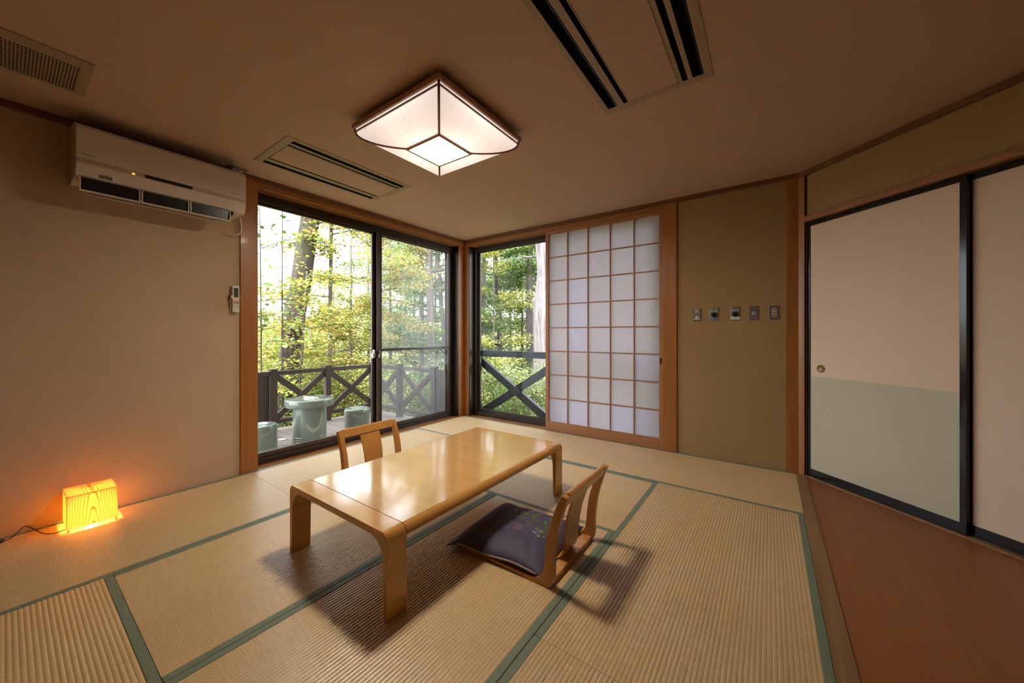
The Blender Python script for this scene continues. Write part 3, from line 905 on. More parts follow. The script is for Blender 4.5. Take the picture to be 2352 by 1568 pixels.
dots([(-0.975,1.677,0.026,26,0.0024),(-0.947,1.646,0.008,9,0.003),(-0.958,1.694,0.007,9,0.003),(-1.193,1.819,0.014,6,0.002),(-1.03,1.722,0.01,4,0.002)], M['white_thread'], 'white_blossoms')
zp = []
for k in range(25):
    u = 0.13 + 0.78*k/24
    p = cpos(u, 0.006); b, h = chz(u, 0.02)
    zp.append((p.x, p.y-0.0015, b + 0.0085 + 0.005*math.sin(11*u)))
MB().tube(zp, 0.0042, 6).build('zip', M['zip'], cuo, smooth=True)
e = zp[-1]
MB().box(e[0]-0.004, e[0]+0.018, e[1]-0.004, e[1]+0.001, e[2]-0.002, e[2]+0.004).build('zip_pull', M['chrome'], cuo, bevel=0.001)

# ---- square ceiling lamp
CL = empty('ceiling_lamp', (-1.645, 1.630, ZC), label='square paper and wood ceiling lamp, lit, above the low table', cat='lamp')
lx, ly = -1.645, 1.630
def sq_ring(mb, h0, h1, z0, z1):
    mb.box(lx-h1, lx+h1, ly-h1, ly-h0, z0, z1); mb.box(lx-h1, lx+h1, ly+h0, ly+h1, z0, z1)
    mb.box(lx-h1, lx-h0, ly-h0, ly+h0, z0, z1); mb.box(lx+h0, lx+h1, ly-h0, ly+h0, z0, z1)
    return mb
MB().box(lx-0.20, lx+0.20, ly-0.20, ly+0.20, 2.405, ZC).build('ceiling_mount', M['white2'], CL)
sq_ring(MB(), 0.340, 0.371, 2.362, 2.392).box(lx-0.345, lx+0.345, ly-0.345, ly+0.345, 2.386, 2.405).build('outer_rim', M['lampwood2'], CL, bevel=0.006, seg=3)
prof = [(0.355, 2.364), (0.355, 2.350)] 
prof2 = [(0.135 + 0.218*math.cos(t)**0.9 if math.cos(t) > 1e-6 else 0.135, 2.346 - 0.080*math.sin(t)) for t in [math.pi/2*k/10 for k in range(11)]]
full = prof + [(0.353, 2.346)] + prof2[1:]
dirs = [Vector((1, 0, 0)), Vector((0, 1, 0)), Vector((-1, 0, 0)), Vector((0, -1, 0))]
for d in dirs:
    tdir = Vector((-d.y, d.x, 0))
    vs = []
    for h, z in full:
        hh = h - 0.001
        vs += [Vector((lx, ly, z)) + d*hh - tdir*hh, Vector((lx, ly, z)) + d*hh + tdir*hh]
    MB().add(vs, [(2*k, 2*k+1, 2*k+3, 2*k+2) for k in range(len(full)-1)]).build('paper_side', M['lamp_side'], CL, smooth=True)
MB().box(lx-0.131, lx+0.131, ly-0.131, ly+0.131, 2.2655, 2.2675).build('paper_bottom', M['lamp_low'], CL)
MB().box(lx-0.1335, lx+0.1335, ly-0.1335, ly+0.1335, 2.2678, 2.2705).build('glow_block_plate', M['wh'], CL)  # added opaque plate, stops the bottom pane lighting the shade from inside
for sx in (-1, 1):
    for sy in (-1, 1):
        pts = [(lx+sx*h, ly+sy*h, z) for h, z in full]
        MB().tube(pts, 0.0070, 6).build('corner_rib', M['lampwood'], CL, smooth=True)
bs = MB(); sq_ring(bs, 0.130, 0.144, 2.2560, 2.2700); bs.build('bottom_frame', M['lampwood'], CL, bevel=0.002)
bs = MB(); sq_ring(bs, 0.350, 0.3590, 2.342, 2.349); bs.build('side_rib', M['lampwood'], CL)

pl = bpy.data.lights.new('lamp_tube', 'POINT'); pl.energy = 2.3; pl.color = (1.0, 0.98, 0.93); pl.shadow_soft_size = 0.06
plo = bpy.data.objects.new('lamp_tube', pl); COL.objects.link(plo); plo.parent = CL; plo.matrix_parent_inverse = world_inv(CL); plo.location = (lx, ly, 2.335)
# ---- ceiling cassettes
def cassette(x0, x1, y0, y1, slots, label, name='ceiling_air_conditioner'):
    """slots: list of (x0, x1, kind) across; frame ring flush with ceiling"""
    e = empty(name, ((x0+x1)/2, (y0+y1)/2, ZC), label=label, cat='air conditioner', group='recessed ceiling cassettes')
    za, zb = ZC-0.004, ZC
    ya, yb = y0+0.055, y1-0.050
    f = MB()
    f.box(x0, x1, y0, ya, za, zb); f.box(x0, x1, yb, y1, za, zb)
    xs = x0
    for (a, b, k) in slots:
        f.box(xs, a, ya, yb, za, zb); xs = b
    f.box(xs, x1, ya, yb, za, zb)
    f.build('frame', M['cass'], e, bevel=0.0015)
    for (a, b, k) in slots:
        if k == 'panel':
            MB().box(a+0.002, b-0.002, ya+0.003, yb-0.003, za-0.001, zb).build('centre_panel', M['cassp'], e, bevel=0.001)
        else:
            MB().box(a, b, ya, yb, ZC-0.0034, ZC-0.0012).build('air_slot', M['darkin'], e)
            if k == 'thin':
                MB().obox((a, (ya+yb)/2, ZC-0.002), (1, 0, 0), (0, 1, 0), (0, 0, 1), 0.0, (b-a)*0.40, -(yb-ya)/2, (yb-ya)/2, -0.0026, -0.0016).build('louvre', M['cass'], e)
            else:
                MB().obox((a, (ya+yb)/2, ZC-0.002), (1, 0, 0), (0, 1, 0), (0, 0, 1), (b-a)*0.86, (b-a)*0.94, -(yb-ya)/2, (yb-ya)/2, -0.0026, -0.0016).build('louvre', M['black'], e)
    return e
cassette(-3.071, -2.520, 1.115, 2.160, [(-3.045,-3.000,'b'),(-2.962,-2.938,'thin'),(-2.934,-2.662,'panel'),(-2.658,-2.628,'thin'),(-2.598,-2.555,'b')],
         'long slotted ceiling air conditioner above the big window')
cassette(-0.771, -0.222, 1.097, 2.142, [(-0.741,-0.689,'b'),(-0.669,-0.632,'thin'),(-0.626,-0.376,'panel'),(-0.372,-0.331,'thin'),(-0.309,-0.260,'b')],
         'long slotted ceiling air conditioner at the top right, cut off by the frame')
# perforated return grille
gr = empty('ceiling_grille', (-2.80, -0.25, ZC), label='perforated ceiling return grille in the upper left corner', cat='grille')
g = MB()
gx0, gx1, gy0, gy1 = -2.972, -2.686, -0.73, 0.227
g.box(-2.998, -2.604, gy1, 0.268, ZC-0.005, ZC); g.box(-2.998, -2.604, -0.57, gy0, ZC-0.010, ZC)
g.box(-2.998, gx0, gy0, gy1, ZC-0.005, ZC); g.box(gx1, -2.604, gy0, gy1, ZC-0.005, ZC)
g.build('frame', M['cass'], gr, bevel=0.002)
MB().box(gx0, gx1, gy0+0.2, gy1, ZC-0.0022, ZC-0.0012).build('dark_void', M['darkin'], gr)
g = MB()
nx_ = 13; ny_ = 40
px = (gx1-gx0)/nx_
for i in range(nx_+1):
    x = gx0 + i*px; g.box(x-0.0042, x+0.0042, gy0+0.2, gy1, ZC-0.0040, ZC-0.0023)
y = gy1
while y > gy0+0.2:
    g.box(gx0, gx1, y-0.0022, y+0.0022, ZC-0.0041, ZC-0.0024); y -= 0.0113
g.build('perforated_sheet', M['cass'], gr)

# ---- small plate on the ceiling beside the wall unit
cs = empty('ceiling_bracket', (-3.333, 1.10, ZC), label='small grey metal bracket on the ceiling above the end of the wall air conditioner', cat='bracket')
MB().box(-3.372, -3.300, 1.045, 1.165, ZC-0.010, ZC).build('plate', M['plate2'], cs, bevel=0.002)
[MB().box(-3.350, -3.335, a, a+0.02, ZC-0.013, ZC-0.010).build('clip', M['white'], cs) for a in (1.07, 1.12)]

# ---- wall-mounted air conditioner
ac = empty('wall_air_conditioner', (XA, 0.67, 2.05), label='long white wall air conditioner with open flaps, high on the left wall', cat='air conditioner')
AY0, AY1 = 0.243, 1.100
body = bez([(-3.396, 2.385), (-3.30, 2.372), (-3.215, 2.352), (-3.165, 2.330), (-3.150, 2.312)], 4)
body += [(-3.150, 2.105), (-3.155, 2.088), (-3.162, 2.066), (-3.172, 2.040), (-3.185, 2.032), (-3.396, 2.030)]
smooth_by_angle(MB().prism(body, lambda u, v, d: (u, d, v), AY0+0.006, AY1-0.006).build('body', M['white'], ac), 25)
for yy in (AY0, AY1-0.006):
    sm = [(-3.396, 2.380), (-3.30, 2.366), (-3.222, 2.347), (-3.172, 2.326), (-3.157, 2.31), (-3.157, 2.10), (-3.162, 2.086), (-3.178, 2.046), (-3.20, 2.028), (-3.396, 2.026)]
    MB().prism(sm, lambda u, v, d: (u, d, v), yy, yy+0.006).build('end_cap', M['white2'], ac, bevel=0.002)
MB().box(-3.1515, -3.1455, AY0+0.004, AY1-0.004, 2.135, 2.310).build('front_panel', M['white'], ac, bevel=0.0025)
MB().box(-3.1500, -3.1475, AY0+0.006, AY1-0.006, 2.108, 2.132).build('band', M['beigeband'], ac)
MB().box(-3.1475, -3.1455, 0.536, 0.775, 2.109, 2.130).build('display_window', M['black'], ac)
MB().box(-3.1475, -3.1457, 0.497, 0.534, 2.111, 2.129).build('sensor_window', M['beigeband'], ac)
MB().box(-3.1475, -3.1450, 0.479, 0.490, 2.114, 2.119).build('indicator_light', M['led'], ac)
vent = MB()
for k in range(7):
    y = 0.341 + k*0.0083
    vent.obox((-3.162, y, 2.066), (-0.36, 0, -0.933), (0, 1, 0), (0.933, 0, -0.36), 0.0, 0.020, 0, 0.0045, -0.003, 0.0012)
vent.build('ion_vent', M['black'], ac)
# outlet cavity under the body and three open flap frames
def seg(mb, y0, y1, pts_o, pts_i): return mb.strip(pts_o, pts_i, lambda u, v, d: (u, d, v), y0, y1)
MB().prism([(-3.176, 2.0295), (-3.30, 2.0295), (-3.28, 2.000), (-3.19, 2.012)], lambda u, v, d: (u, d, v), AY0+0.035, AY1-0.075).build('air_outlet', M['darkin'], ac)
fls = [(0.262, 0.517), (0.523, 0.760), (0.766, 1.000)]
for (a, b) in fls:
    fl_ = MB()
    e0, e1 = Vector((-3.150, 0, 2.000)), Vector((-3.168, 0, 1.950))
    top_z, bot_z = 2.022, 1.957
    for yy in (a, b-0.006):
        fl_.add([(-3.160, yy, 2.028), (-3.160, yy+0.006, 2.028), (-3.150, yy+0.006, 1.990), (-3.150, yy, 1.990), (-3.160, yy, 1.955), (-3.160, yy+0.006, 1.955),
                 (-3.172, yy, 2.029), (-3.172, yy+0.006, 2.029), (-3.166, yy, 1.990), (-3.166, yy+0.006, 1.990), (-3.172, yy, 1.955), (-3.172, yy+0.006, 1.955)],
                [(0, 1, 2, 3), (3, 2, 5, 4), (6, 8, 9, 7), (8, 10, 11, 9), (0, 3, 8, 6), (3, 4, 10, 8), (1, 7, 9, 2), (2, 9, 11, 5), (4, 5, 11, 10), (0, 6, 7, 1)])
    fl_.box(-3.180, -3.156, a, b, 1.951, 1.957)
    fo = fl_.build('flap', M['white'], ac)
    MB().add([(-3.166, a+0.005, 2.029), (-3.166, b-0.005, 2.029), (-3.172, b-0.005, 1.957), (-3.172, a+0.005, 1.957),
              (-3.215, a+0.005, 2.028), (-3.215, b-0.005, 2.028), (-3.200, b-0.005, 1.957), (-3.200, a+0.005, 1.957)],
             [(0, 1, 2, 3), (7, 6, 5, 4), (3, 2, 6, 7), (0, 4, 5, 1), (0, 3, 7, 4), (1, 5, 6, 2)]).build('flap_liner', M['black'], fo)
for (a, b) in [(0.290, 0.503), (0.510, 0.742), (0.748, 0.965)]:
    MB().obox((-3.205, a, 1.945), (0.94, 0, -0.34), (0, 1, 0), (0.34, 0, 0.94), -0.03, 0.030, 0, b-a, 0, 0.004).build('rear_flap', M['white2'], ac, bevel=0.001)
cab = bez([(-3.30, 1.085, 2.085), (-3.34, 1.118, 2.060), (-3.36, 1.135, 1.99), (-3.36, 1.130, 1.93), (-3.36, 1.09, 1.905), (-3.37, 1.03, 1.915)], 6)
MB().tube(cab, 0.0055, 8).build('cable', M['white'], ac, smooth=True)
def text(s, size, mat, parent, origin, ex, ez, name='lettering', depth=0.0004):
    cu_ = bpy.data.curves.new('t', 'FONT'); cu_.body = s; cu_.size = size; cu_.extrude = depth; cu_.space_character = 1.08
    to = bpy.data.objects.new('t', cu_); COL.objects.link(to)
    dg = bpy.context.evaluated_depsgraph_get()
    me = bpy.data.meshes.new_from_object(to.evaluated_get(dg))
    bpy.data.objects.remove(to, do_unlink=True)
    me.materials.clear(); me.materials.append(mat)
    o = bpy.data.objects.new(name, me); COL.objects.link(o)
    ex = Vector(ex); ez = Vector(ez); nn = ex.cross(ez)
    m = Matrix((ex, ez, nn)).transposed().to_4x4(); m.translation = Vector(origin)
    o.parent = parent; o.matrix_parent_inverse = world_inv(parent)
    o.location = origin; o.rotation_euler = m.to_euler()
    return o
text('HITACHI', 0.0125, M['text'], ac, (-3.1450, 0.267, 2.1520), (0, 1, 0), (0, 0, 1))
text('PREMIUM', 0.0110, M['text'], ac, (-3.1450, 1.000, 2.1530), (0, 1, 0), (0, 0, 1))

# ---- remote control in its wall holder
rm = empty('remote_control', (-3.38, 1.10, 1.30), label='white air conditioner remote in a holder on the left wall beside the window post', cat='remote control')
MB().box(-3.382, -3.360, 1.078, 1.124, 1.300, 1.508).build('case', M['white'], rm, bevel=0.003)
MB().box(-3.3605, -3.3592, 1.086, 1.117, 1.415, 1.490).build('display', M['lcd'], rm)
MB().box(-3.3605, -3.3585, 1.085, 1.118, 1.384, 1.393).build('orange_button', M['b_or'], rm)
MB().box(-3.3605, -3.3585, 1.085, 1.099, 1.367, 1.379).build('red_button', M['b_re'], rm)
MB().box(-3.3605, -3.3585, 1.103, 1.118, 1.367, 1.379).build('blue_button', M['b_bl'], rm)
for k in range(3):
    MB().box(-3.3605, -3.3588, 1.086, 1.098, 1.357-k*0.008, 1.362-k*0.008).build('grey_button', M['b_gy'], rm)
for k in range(2):
    MB().box(-3.3605, -3.3588, 1.103, 1.117, 1.353-k*0.013, 1.359-k*0.013).build('green_button', M['b_gr'], rm)
MB().box(-3.3605, -3.3598, 1.097, 1.104, 1.328, 1.331).box(-3.3605, -3.3598, 1.085, 1.097, 1.314, 1.317).box(-3.3605, -3.3598, 1.104, 1.113, 1.314, 1.317).build('print', M['text'], rm)
MB().box(-3.403, -3.356, 1.068, 1.077, 1.405, 1.432).box(-3.403, -3.356, 1.125, 1.130, 1.405, 1.432).box(-3.403, -3.383, 1.068, 1.130, 1.33, 1.432).build('holder', M['white2'], rm, bevel=0.001)

# ---- five switch plates on the mustard wall
YP = YB + 0.010
def plate(xc, kind, label):
    e = empty('wall_plate', (xc, YP, 1.307), label=label, cat='switch plate')
    m = M['plate'] if kind in ('dial', 'dial_label') else M['plate2']
    MB().box(xc-0.035, xc+0.035, YP-0.005, YP, 1.247, 1.367).build('plate', m, e, bevel=0.0025)
    for z in (1.258, 1.357):
        MB().tube([(xc, YP-0.0062, z), (xc, YP-0.004, z)], 0.0028, 10).build('screw', M['chrome'] if kind not in ('dial', 'dial_label') else M['black'], e)
    if kind == 'rocker':
        MB().box(xc-0.013, xc+0.013, YP-0.0075, YP-0.004, 1.322, 1.343).build('switch', M['swi'], e, bevel=0.001)
        MB().box(xc-0.009, xc+0.009, YP-0.0085, YP-0.007, 1.325, 1.340).build('button', M['b_gy'], e)
        MB().box(xc-0.014, xc+0.014, YP-0.0058, YP-0.0045, 1.345, 1.353).build('label_strip', M['wh'], e)
        MB().box(xc-0.013, xc+0.013, YP-0.0075, YP-0.004, 1.276, 1.297).build('switch', M['swi'], e, bevel=0.001)
        MB().box(xc-0.026, xc+0.026, YP-0.0056, YP-0.0045, 1.264, 1.273).build('label_strip', M['wh'], e)
    if kind in ('dial', 'dial_label'):
        zc = 1.301
        kb = []
        seg = 24; vs = []; fs = []
        for r, dy in ((0.021, 0.004), (0.020, 0.016), (0.017, 0.018), (0.0, 0.018)):
            for k in range(seg):
                a = 2*math.pi*k/seg; vs.append((xc + r*math.cos(a), YP-dy, zc + r*math.sin(a)))
        for i in range(3):
            for k in range(seg): fs.append((i*seg+k, (i+1)*seg+k, (i+1)*seg+(k+1) % seg, i*seg+(k+1) % seg))
        MB().add(vs, fs).build('knob', M['black'], e, smooth=False)
        arc_o = [(xc + 0.0275*math.cos(a), zc + 0.0275*math.sin(a)) for a in [R(15 + 150*k/14) for k in range(15)]]
        arc_i = [(xc + 0.0245*math.cos(a), zc + 0.0245*math.sin(a)) for a in [R(15 + 150*k/14) for k in range(15)]]
        MB().strip(arc_o, arc_i, lambda u, v, d: (u, d, v), YP-0.0056, YP-0.0048).build('scale_arc', M['black'], e)
        MB().box(xc-0.027, xc+0.027, YP-0.0056, YP-0.0046, 1.333, 1.342).build('label_strip', M['wh'], e)
        MB().box(xc-0.016, xc-0.010, YP-0.0060, YP-0.0054, 1.335, 1.340).box(xc-0.005, xc+0.003, YP-0.0060, YP-0.0054, 1.335, 1.340).box(xc+0.008, xc+0.013, YP-0.0060, YP-0.0054, 1.335, 1.340).build('print', M['text'], e)
        MB().box(xc-0.018, xc+0.016, YP-0.0056, YP-0.0048, 1.347, 1.3485).build('print', M['text'], e)
        if kind == 'dial_label':
            MB().box(xc-0.034, xc+0.034, YP-0.0056, YP-0.0046, 1.256, 1.282).build('label_card', M['wh'], e)
    if kind == 'single':
        MB().box(xc-0.014, xc+0.016, YP-0.0075, YP-0.004, 1.295, 1.318).build('switch', M['swi'], e, bevel=0.001)
        MB().box(xc+0.004, xc+0.011, YP-0.009, YP-0.007, 1.302, 1.312).build('jack', M['black'], e)
    if kind == 'multi':
        MB().box(xc-0.016, xc+0.016, YP-0.0065, YP-0.004, 1.272, 1.344).build('insert', M['swi'], e, bevel=0.001)
        for k in range(3):
            z = 1.283 + k*0.024
            MB().box(xc-0.011, xc+0.011, YP-0.0080, YP-0.006, z-0.006, z+0.008).build('socket', M['cass'], e, bevel=0.0008)
            MB().box(xc-0.005, xc+0.005, YP-0.0084, YP-0.0078, z-0.001, z+0.002).build('slot', M['text'], e)
    return e
plate(-0.538, 'rocker', 'dull grey wall plate with two small switches, nearest the paper screen')
plate(-0.401, 'dial', 'steel wall plate with a black dial and no card below it')
plate(-0.239, 'dial_label', 'steel wall plate with a black dial and a white card below it')
plate(-0.106, 'single', 'dull grey wall plate with one small cream socket in its centre')
plate(0.034, 'multi', 'grey wall plate with a tall cream insert, nearest the corner post')

# ---- glowing wooden box lamp on the floor
al = empty('wooden_box_lamp', (-3.270, 0.317, 0), label='glowing cedar-veneer box lamp on the tatami against the left wall', cat='lamp')
bx0, bx1, by0, by1, bz0, bz1 = -3.374, -3.170, 0.214, 0.420, 0.016, 0.202
def panel(x0, x1, y0, y1, z0, z1, name, rot=0):
    c = Vector(((x0+x1)/2, (y0+y1)/2, z0))
    hx, hy, hz = (x1-x0)/2, (y1-y0)/2, z1-z0
    if rot: mbp = MB().box(-hy, hy, -hx, hx, 0, hz)
    else: mbp = MB().box(-hx, hx, -hy, hy, 0, hz)
    o = mbp.build(name, M['veneer'])
    o.parent = al; o.matrix_parent_inverse = world_inv(al)
    o.location = c; o.rotation_euler = (0, 0, R(90) if rot else 0)
    return o
panel(bx1-0.003, bx1, by0, by1, bz0, bz1-0.003, 'veneer_panel')
panel(bx0, bx0+0.003, by0, by1, bz0, bz1-0.003, 'veneer_panel')
panel(bx0+0.003, bx1-0.003, by0, by0+0.003, bz0, bz1-0.003, 'veneer_panel', 1)
panel(bx0+0.003, bx1-0.003, by1-0.003, by1, bz0, bz1-0.003, 'veneer_panel', 1)
tp = MB().box(-0.1035, 0.1035, -0.103, 0.103, 0, 0.003).build('top_panel', M['veneer'])
tp.parent = al; tp.matrix_parent_inverse = world_inv(al); tp.location = ((bx0+bx1)/2, (by0+by1)/2, bz1-0.003)
fe = MB()
for x in (bx0+0.004, bx1-0.012):
    for y in (by0+0.004, by1-0.012): fe.box(x, x+0.008, y, y+0.008, 0.0, bz0)
fe.build('foot', M['lampwood3'], al)
MB().lathe([(0.004, 0.0), (0.016, 0.004), (0.020, 0.020), (0.014, 0.036), (0.003, 0.042)], (-3.275, 0.317, 0.085), 16).build('bulb', M['bulb'], al, smooth=True)
pl = bpy.data.lights.new('box_lamp_light', 'POINT'); pl.energy = 3.8; pl.color = (1.0, 0.50, 0.12); pl.shadow_soft_size = 0.006
plo = bpy.data.objects.new('box_lamp_light', pl); COL.objects.link(plo); plo.parent = al; plo.matrix_parent_inverse = world_inv(al); plo.location = (-3.245, 0.317, 0.075)
cab = bez([(-3.21, 0.2135, 0.012), (-3.215, 0.17, 0.006), (-3.25, 0.135, 0.010), (-3.29, 0.10, 0.040), (-3.315, 0.075, 0.055), (-3.325, 0.05, 0.030), (-3.32, 0.025, 0.008), (-3.31, 0.0, 0.008)], 6)
MB().tube(cab, 0.0022, 7).build('cord', M['black'], al, smooth=True)
MB().tube([(-3.312, 0.008, 0.010), (-3.309, -0.002, 0.011), (-3.302, -0.035, 0.011), (-3.30, -0.045, 0.010)], [0.004, 0.009, 0.009, 0.004], 10).build('inline_switch', M['black'], al, smooth=True)
MB().tube(bez([(-3.30, -0.045, 0.008), (-3.30, -0.12, 0.005), (-3.33, -0.2, 0.005)], 4), 0.0022, 7).build('cord', M['black'], al, smooth=True)

# ================================================================== OUTDOORS
ZD = -0.15
dk = empty('deck', (-4.4, 2.2, ZD), kind='structure')
y = 0.9; k = 0
while y < 3.82:
    MB().box(-5.36, -3.625, y, y+0.112, ZD-0.03, ZD).build('deck_board', M['deck'], dk, bevel=0.002, seg=1)
    y += 0.117; k += 1
MB().box(-5.36, -3.63, 0.92, 0.97, ZD-0.15, ZD-0.03).box(-5.34, -5.26, 0.9, 3.8, ZD-0.20, ZD-0.03).box(-4.4, -4.32, 0.9, 3.8, ZD-0.20, ZD-0.03).box(-3.72, -3.64, 0.9, 3.8, ZD-0.20, ZD-0.03).build('joist', M['rail'], dk)
for (x, y) in ((-5.3, 1.0), (-5.3, 3.7), (-3.7, 1.0), (-3.7, 3.7)):
    MB().box(x-0.05, x+0.05, y-0.05, y+0.05, -2.9, ZD-0.2).build('support_post', M['rail'], dk)
# ---- railing: posts, top rail, bottom rail, X braces
rl = empty('deck_railing', (-5.27, 2.9, ZD), label='brown wooden deck railing with X-shaped braces outside the big window', cat='railing')
P = [(-5.27, 0.95), (-5.27, 2.15), (-5.27, 2.90), (-5.27, 3.68), (-4.60, 3.70), (-3.83, 3.70)]
for i, (x, y) in enumerate(P):
    MB().box(x-0.040, x+0.040, y-0.040, y+0.040, ZD, 0.655).build('post', M['rail'], rl, bevel=0.003)
    MB().box(x-0.050, x+0.050, y-0.050, y+0.050, 0.655, 0.668).build('post_cap', M['rail'], rl, bevel=0.003)
for i in range(len(P)-1):
    a = Vector((*P[i], 0)); b = Vector((*P[i+1], 0)); d = (b-a).normalized()
    a2 = a + d*0.041; b2 = b - d*0.041
    MB().bar((a2.x, a2.y, 0.610), (b2.x, b2.y, 0.610), 0.060, 0.056).build('top_rail', M['rail'], rl, bevel=0.003)
    MB().bar((a2.x, a2.y, -0.035), (b2.x, b2.y, -0.035), 0.045, 0.050).build('bottom_rail', M['rail'], rl, bevel=0.003)
    if i == 0:
        for k in range(9):
            y0 = 0.995 + k*0.1235
            MB().box(-5.285, -5.262, y0, y0+0.120, -0.009, 0.581).build('fence_board', M['rail'], rl, bevel=0.002)
        continue
    nrm = Vector((-d.y, d.x, 0))
    up = nrm
    za, zb = 0.015, 0.560
    MB().bar((a2.x+nrm.x*0.0, a2.y, za), (b2.x, b2.y, zb), 0.075, 0.034, up).build('brace', M['rail'], rl, bevel=0.002)
    m1 = (a2 + b2)/2
    MB().bar((a2.x, a2.y, zb), (b2.x, b2.y, za), 0.075, 0.030, up).build('brace', M['rail'], rl, bevel=0.002)
# closed board screen at the right end of the deck
bsn = empty('board_screen', (-3.74, 3.70, ZD), label='closed dark board panel at the right end of the deck railing', cat='screen')
for k in range(2):
    MB().box(-3.788+k*0.10, -3.692+k*0.10, 3.685, 3.715, ZD, 0.630).build('board', M['rail'], bsn, bevel=0.002)
# ---- white lantern on the corner post
ln = empty('post_lantern', (-5.27, 3.68, 0.668), label='small white lantern on top of the deck railing corner post', cat='lantern')
MB().box(-5.30, -5.24, 3.65, 3.71, 0.668, 0.69).build('base', M['wh'], ln, bevel=0.003)
MB().box(-5.295, -5.245, 3.655, 3.705, 0.705, 0.80).build('lantern_box', M['wh'], ln, bevel=0.003)
MB().box(-5.285, -5.255, 3.665, 3.695, 0.69, 0.705).build('neck', M['black'], ln)
# ---- celadon garden table and stools
gt = empty('garden_table', (-4.40, 2.22, ZD), label='round pale green glazed ceramic table on the deck', cat='table')
tcx, tcy = -4.395, 2.200
sh_ = 0.367 - ZD
MB().lathe([(0.172, 0.0), (0.186, 0.006), (0.186, 0.030), (0.180, 0.036), (0.186, 0.042), (0.186, 0.056), (0.180, 0.062), (0.186, 0.068), (0.186, 0.082), (0.180, 0.088), (0.184, 0.096), (0.184, 0.36), (0.184, sh_-0.085)], (tcx, tcy, ZD), 56).build('pedestal', M['celadon'], gt, smooth=True)
smooth_by_angle([c for c in gt.children if c.name.startswith('pedestal')][0] if False else bpy.data.objects['pedestal'], 22)
MB().lathe([(0.16, sh_-0.088), (0.255, sh_-0.086), (0.266, sh_-0.078), (0.268, sh_-0.012), (0.262, sh_-0.003), (0.250, sh_), (0.10, sh_-0.002), (0.001, sh_-0.003)], (tcx, tcy, ZD), 64).build('tabletop', M['celadon'], gt, smooth=True)
def stool(cx, cy, label):
    s = empty('ceramic_stool', (cx, cy, ZD), label=label, cat='stool', group='celadon stools on the deck')
    H_ = 0.300
    MB().lathe([(0.150, 0.0), (0.162, 0.005), (0.163, 0.028), (0.158, 0.033), (0.163, 0.038), (0.163, 0.050), (0.158, 0.055), (0.162, 0.061), (0.163, 0.25), (0.160, 0.282), (0.148, 0.297), (0.130, H_), (0.085, H_-0.002), (0.075, H_-0.010), (0.001, H_-0.014)], (cx, cy, ZD), 48).build('stool_body', M['celadon'], s, smooth=True)
stool(-4.43, 1.68, 'pale green ceramic stool left of the garden table, half behind the window post')
stool(-4.395, 2.83, 'round pale green ceramic stool at the right of the garden table')
tag(MB().lathe([(0.030, 0.0), (0.044, 0.002), (0.046, 0.008), (0.040, 0.010), (0.028, 0.004), (0.001, 0.003)], (-4.72, 2.03, ZD), 28).build('white_ring', M['wh'], smooth=True),
    'small round white ring lying on the deck boards', 'cover')  # shallow white ring with a raised lip
def leafcol(mb_obj, col):
    me = mb_obj.data
    ca = me.color_attributes.new('Col', 'FLOAT_COLOR', 'POINT')
    ca.data.foreach_set('color', list((*col, 1))*len(me.vertices))
fl1 = MB().add([(-4.55, 2.62, ZD+0.002), (-4.52, 2.645, ZD+0.006), (-4.49, 2.64, ZD+0.003), (-4.475, 2.615, ZD+0.008), (-4.50, 2.59, ZD+0.003), (-4.53, 2.595, ZD+0.006)], [(0, 1, 2, 3, 4, 5)]).build('fallen_leaf', M['leaf'])
leafcol(fl1, (0.85, 0.62, 0.42)); tag(fl1, 'single tan fallen leaf on the deck between table and right stool', 'leaf')

# ---- guard rail outside the far window
ggy = 4.13
gd = empty('window_guard', (-2.4, ggy, 0), label='dark timber guard rail with one big X brace outside the far window', cat='railing')
MB().bar((-3.75, ggy, 0.859), (-0.9, ggy, 0.859), 0.070, 0.082).build('top_rail', M['guard'], gd, bevel=0.003)
MB().bar((-3.75, ggy, -0.09), (-0.9, ggy, -0.09), 0.060, 0.060).build('bottom_rail', M['guard'], gd, bevel=0.003)
MB().box(-3.80, -3.70, ggy-0.045, ggy+0.045, -2.6, 0.90).build('post', M['guard'], gd, bevel=0.003)
MB().box(-2.02, -1.92, ggy-0.045, ggy+0.045, -2.6, 0.82).build('post', M['guard'], gd, bevel=0.003)
MB().box(-0.92, -0.82, ggy-0.045, ggy+0.045, -2.6, 0.90).build('post', M['guard'], gd, bevel=0.003)
MB().bar((-3.42, ggy, 0.815), (-2.02, ggy, -0.075), 0.095, 0.062, (0, 1, 0)).build('brace', M['guard'], gd, bevel=0.003)
MB().bar((-3.42, ggy, -0.06), (-2.02, ggy, 0.815), 0.095, 0.058, (0, 1, 0)).build('brace', M['guard'], gd, bevel=0.003)

# ---- terrain: slope falling away below the deck
rng = np.random.default_rng(7)
gn = 60
vs = []; fs = []
for i in range(gn+1):
    for j in range(gn+1):
        x = -48 + 66*i/gn; y = -16 + 66*j/gn
        d = math.hypot(max(0, -3.4-x), max(0, y-3.9))
        z = -2.3 - 0.10*d + 0.25*math.sin(x*0.7)*math.cos(y*0.6) + (0.16*(d-9)**1.12 if d > 9 else 0)
        if x > -3.0 and y < 3.6: z = -2.5
        vs.append((x, y, z))
for i in range(gn):
    for j in range(gn):
        a = i*(gn+1)+j; fs.append((a, a+gn+1, a+gn+2, a+1))
tag(MB().add(vs, fs).build('ground', M['ground'], smooth=True), kind='structure')

# camera-free helper: bearing of a sight line through the windows -> plan position
FWD = Vector((-0.59953, 0.80036)); RGT = Vector((0.80036, 0.59953))
def at(b, d):
    """plan position at depth d and lateral ratio b (tangent of bearing from the view axis)"""
    p = FWD*d + RGT*(b*d); return p.x, p.y

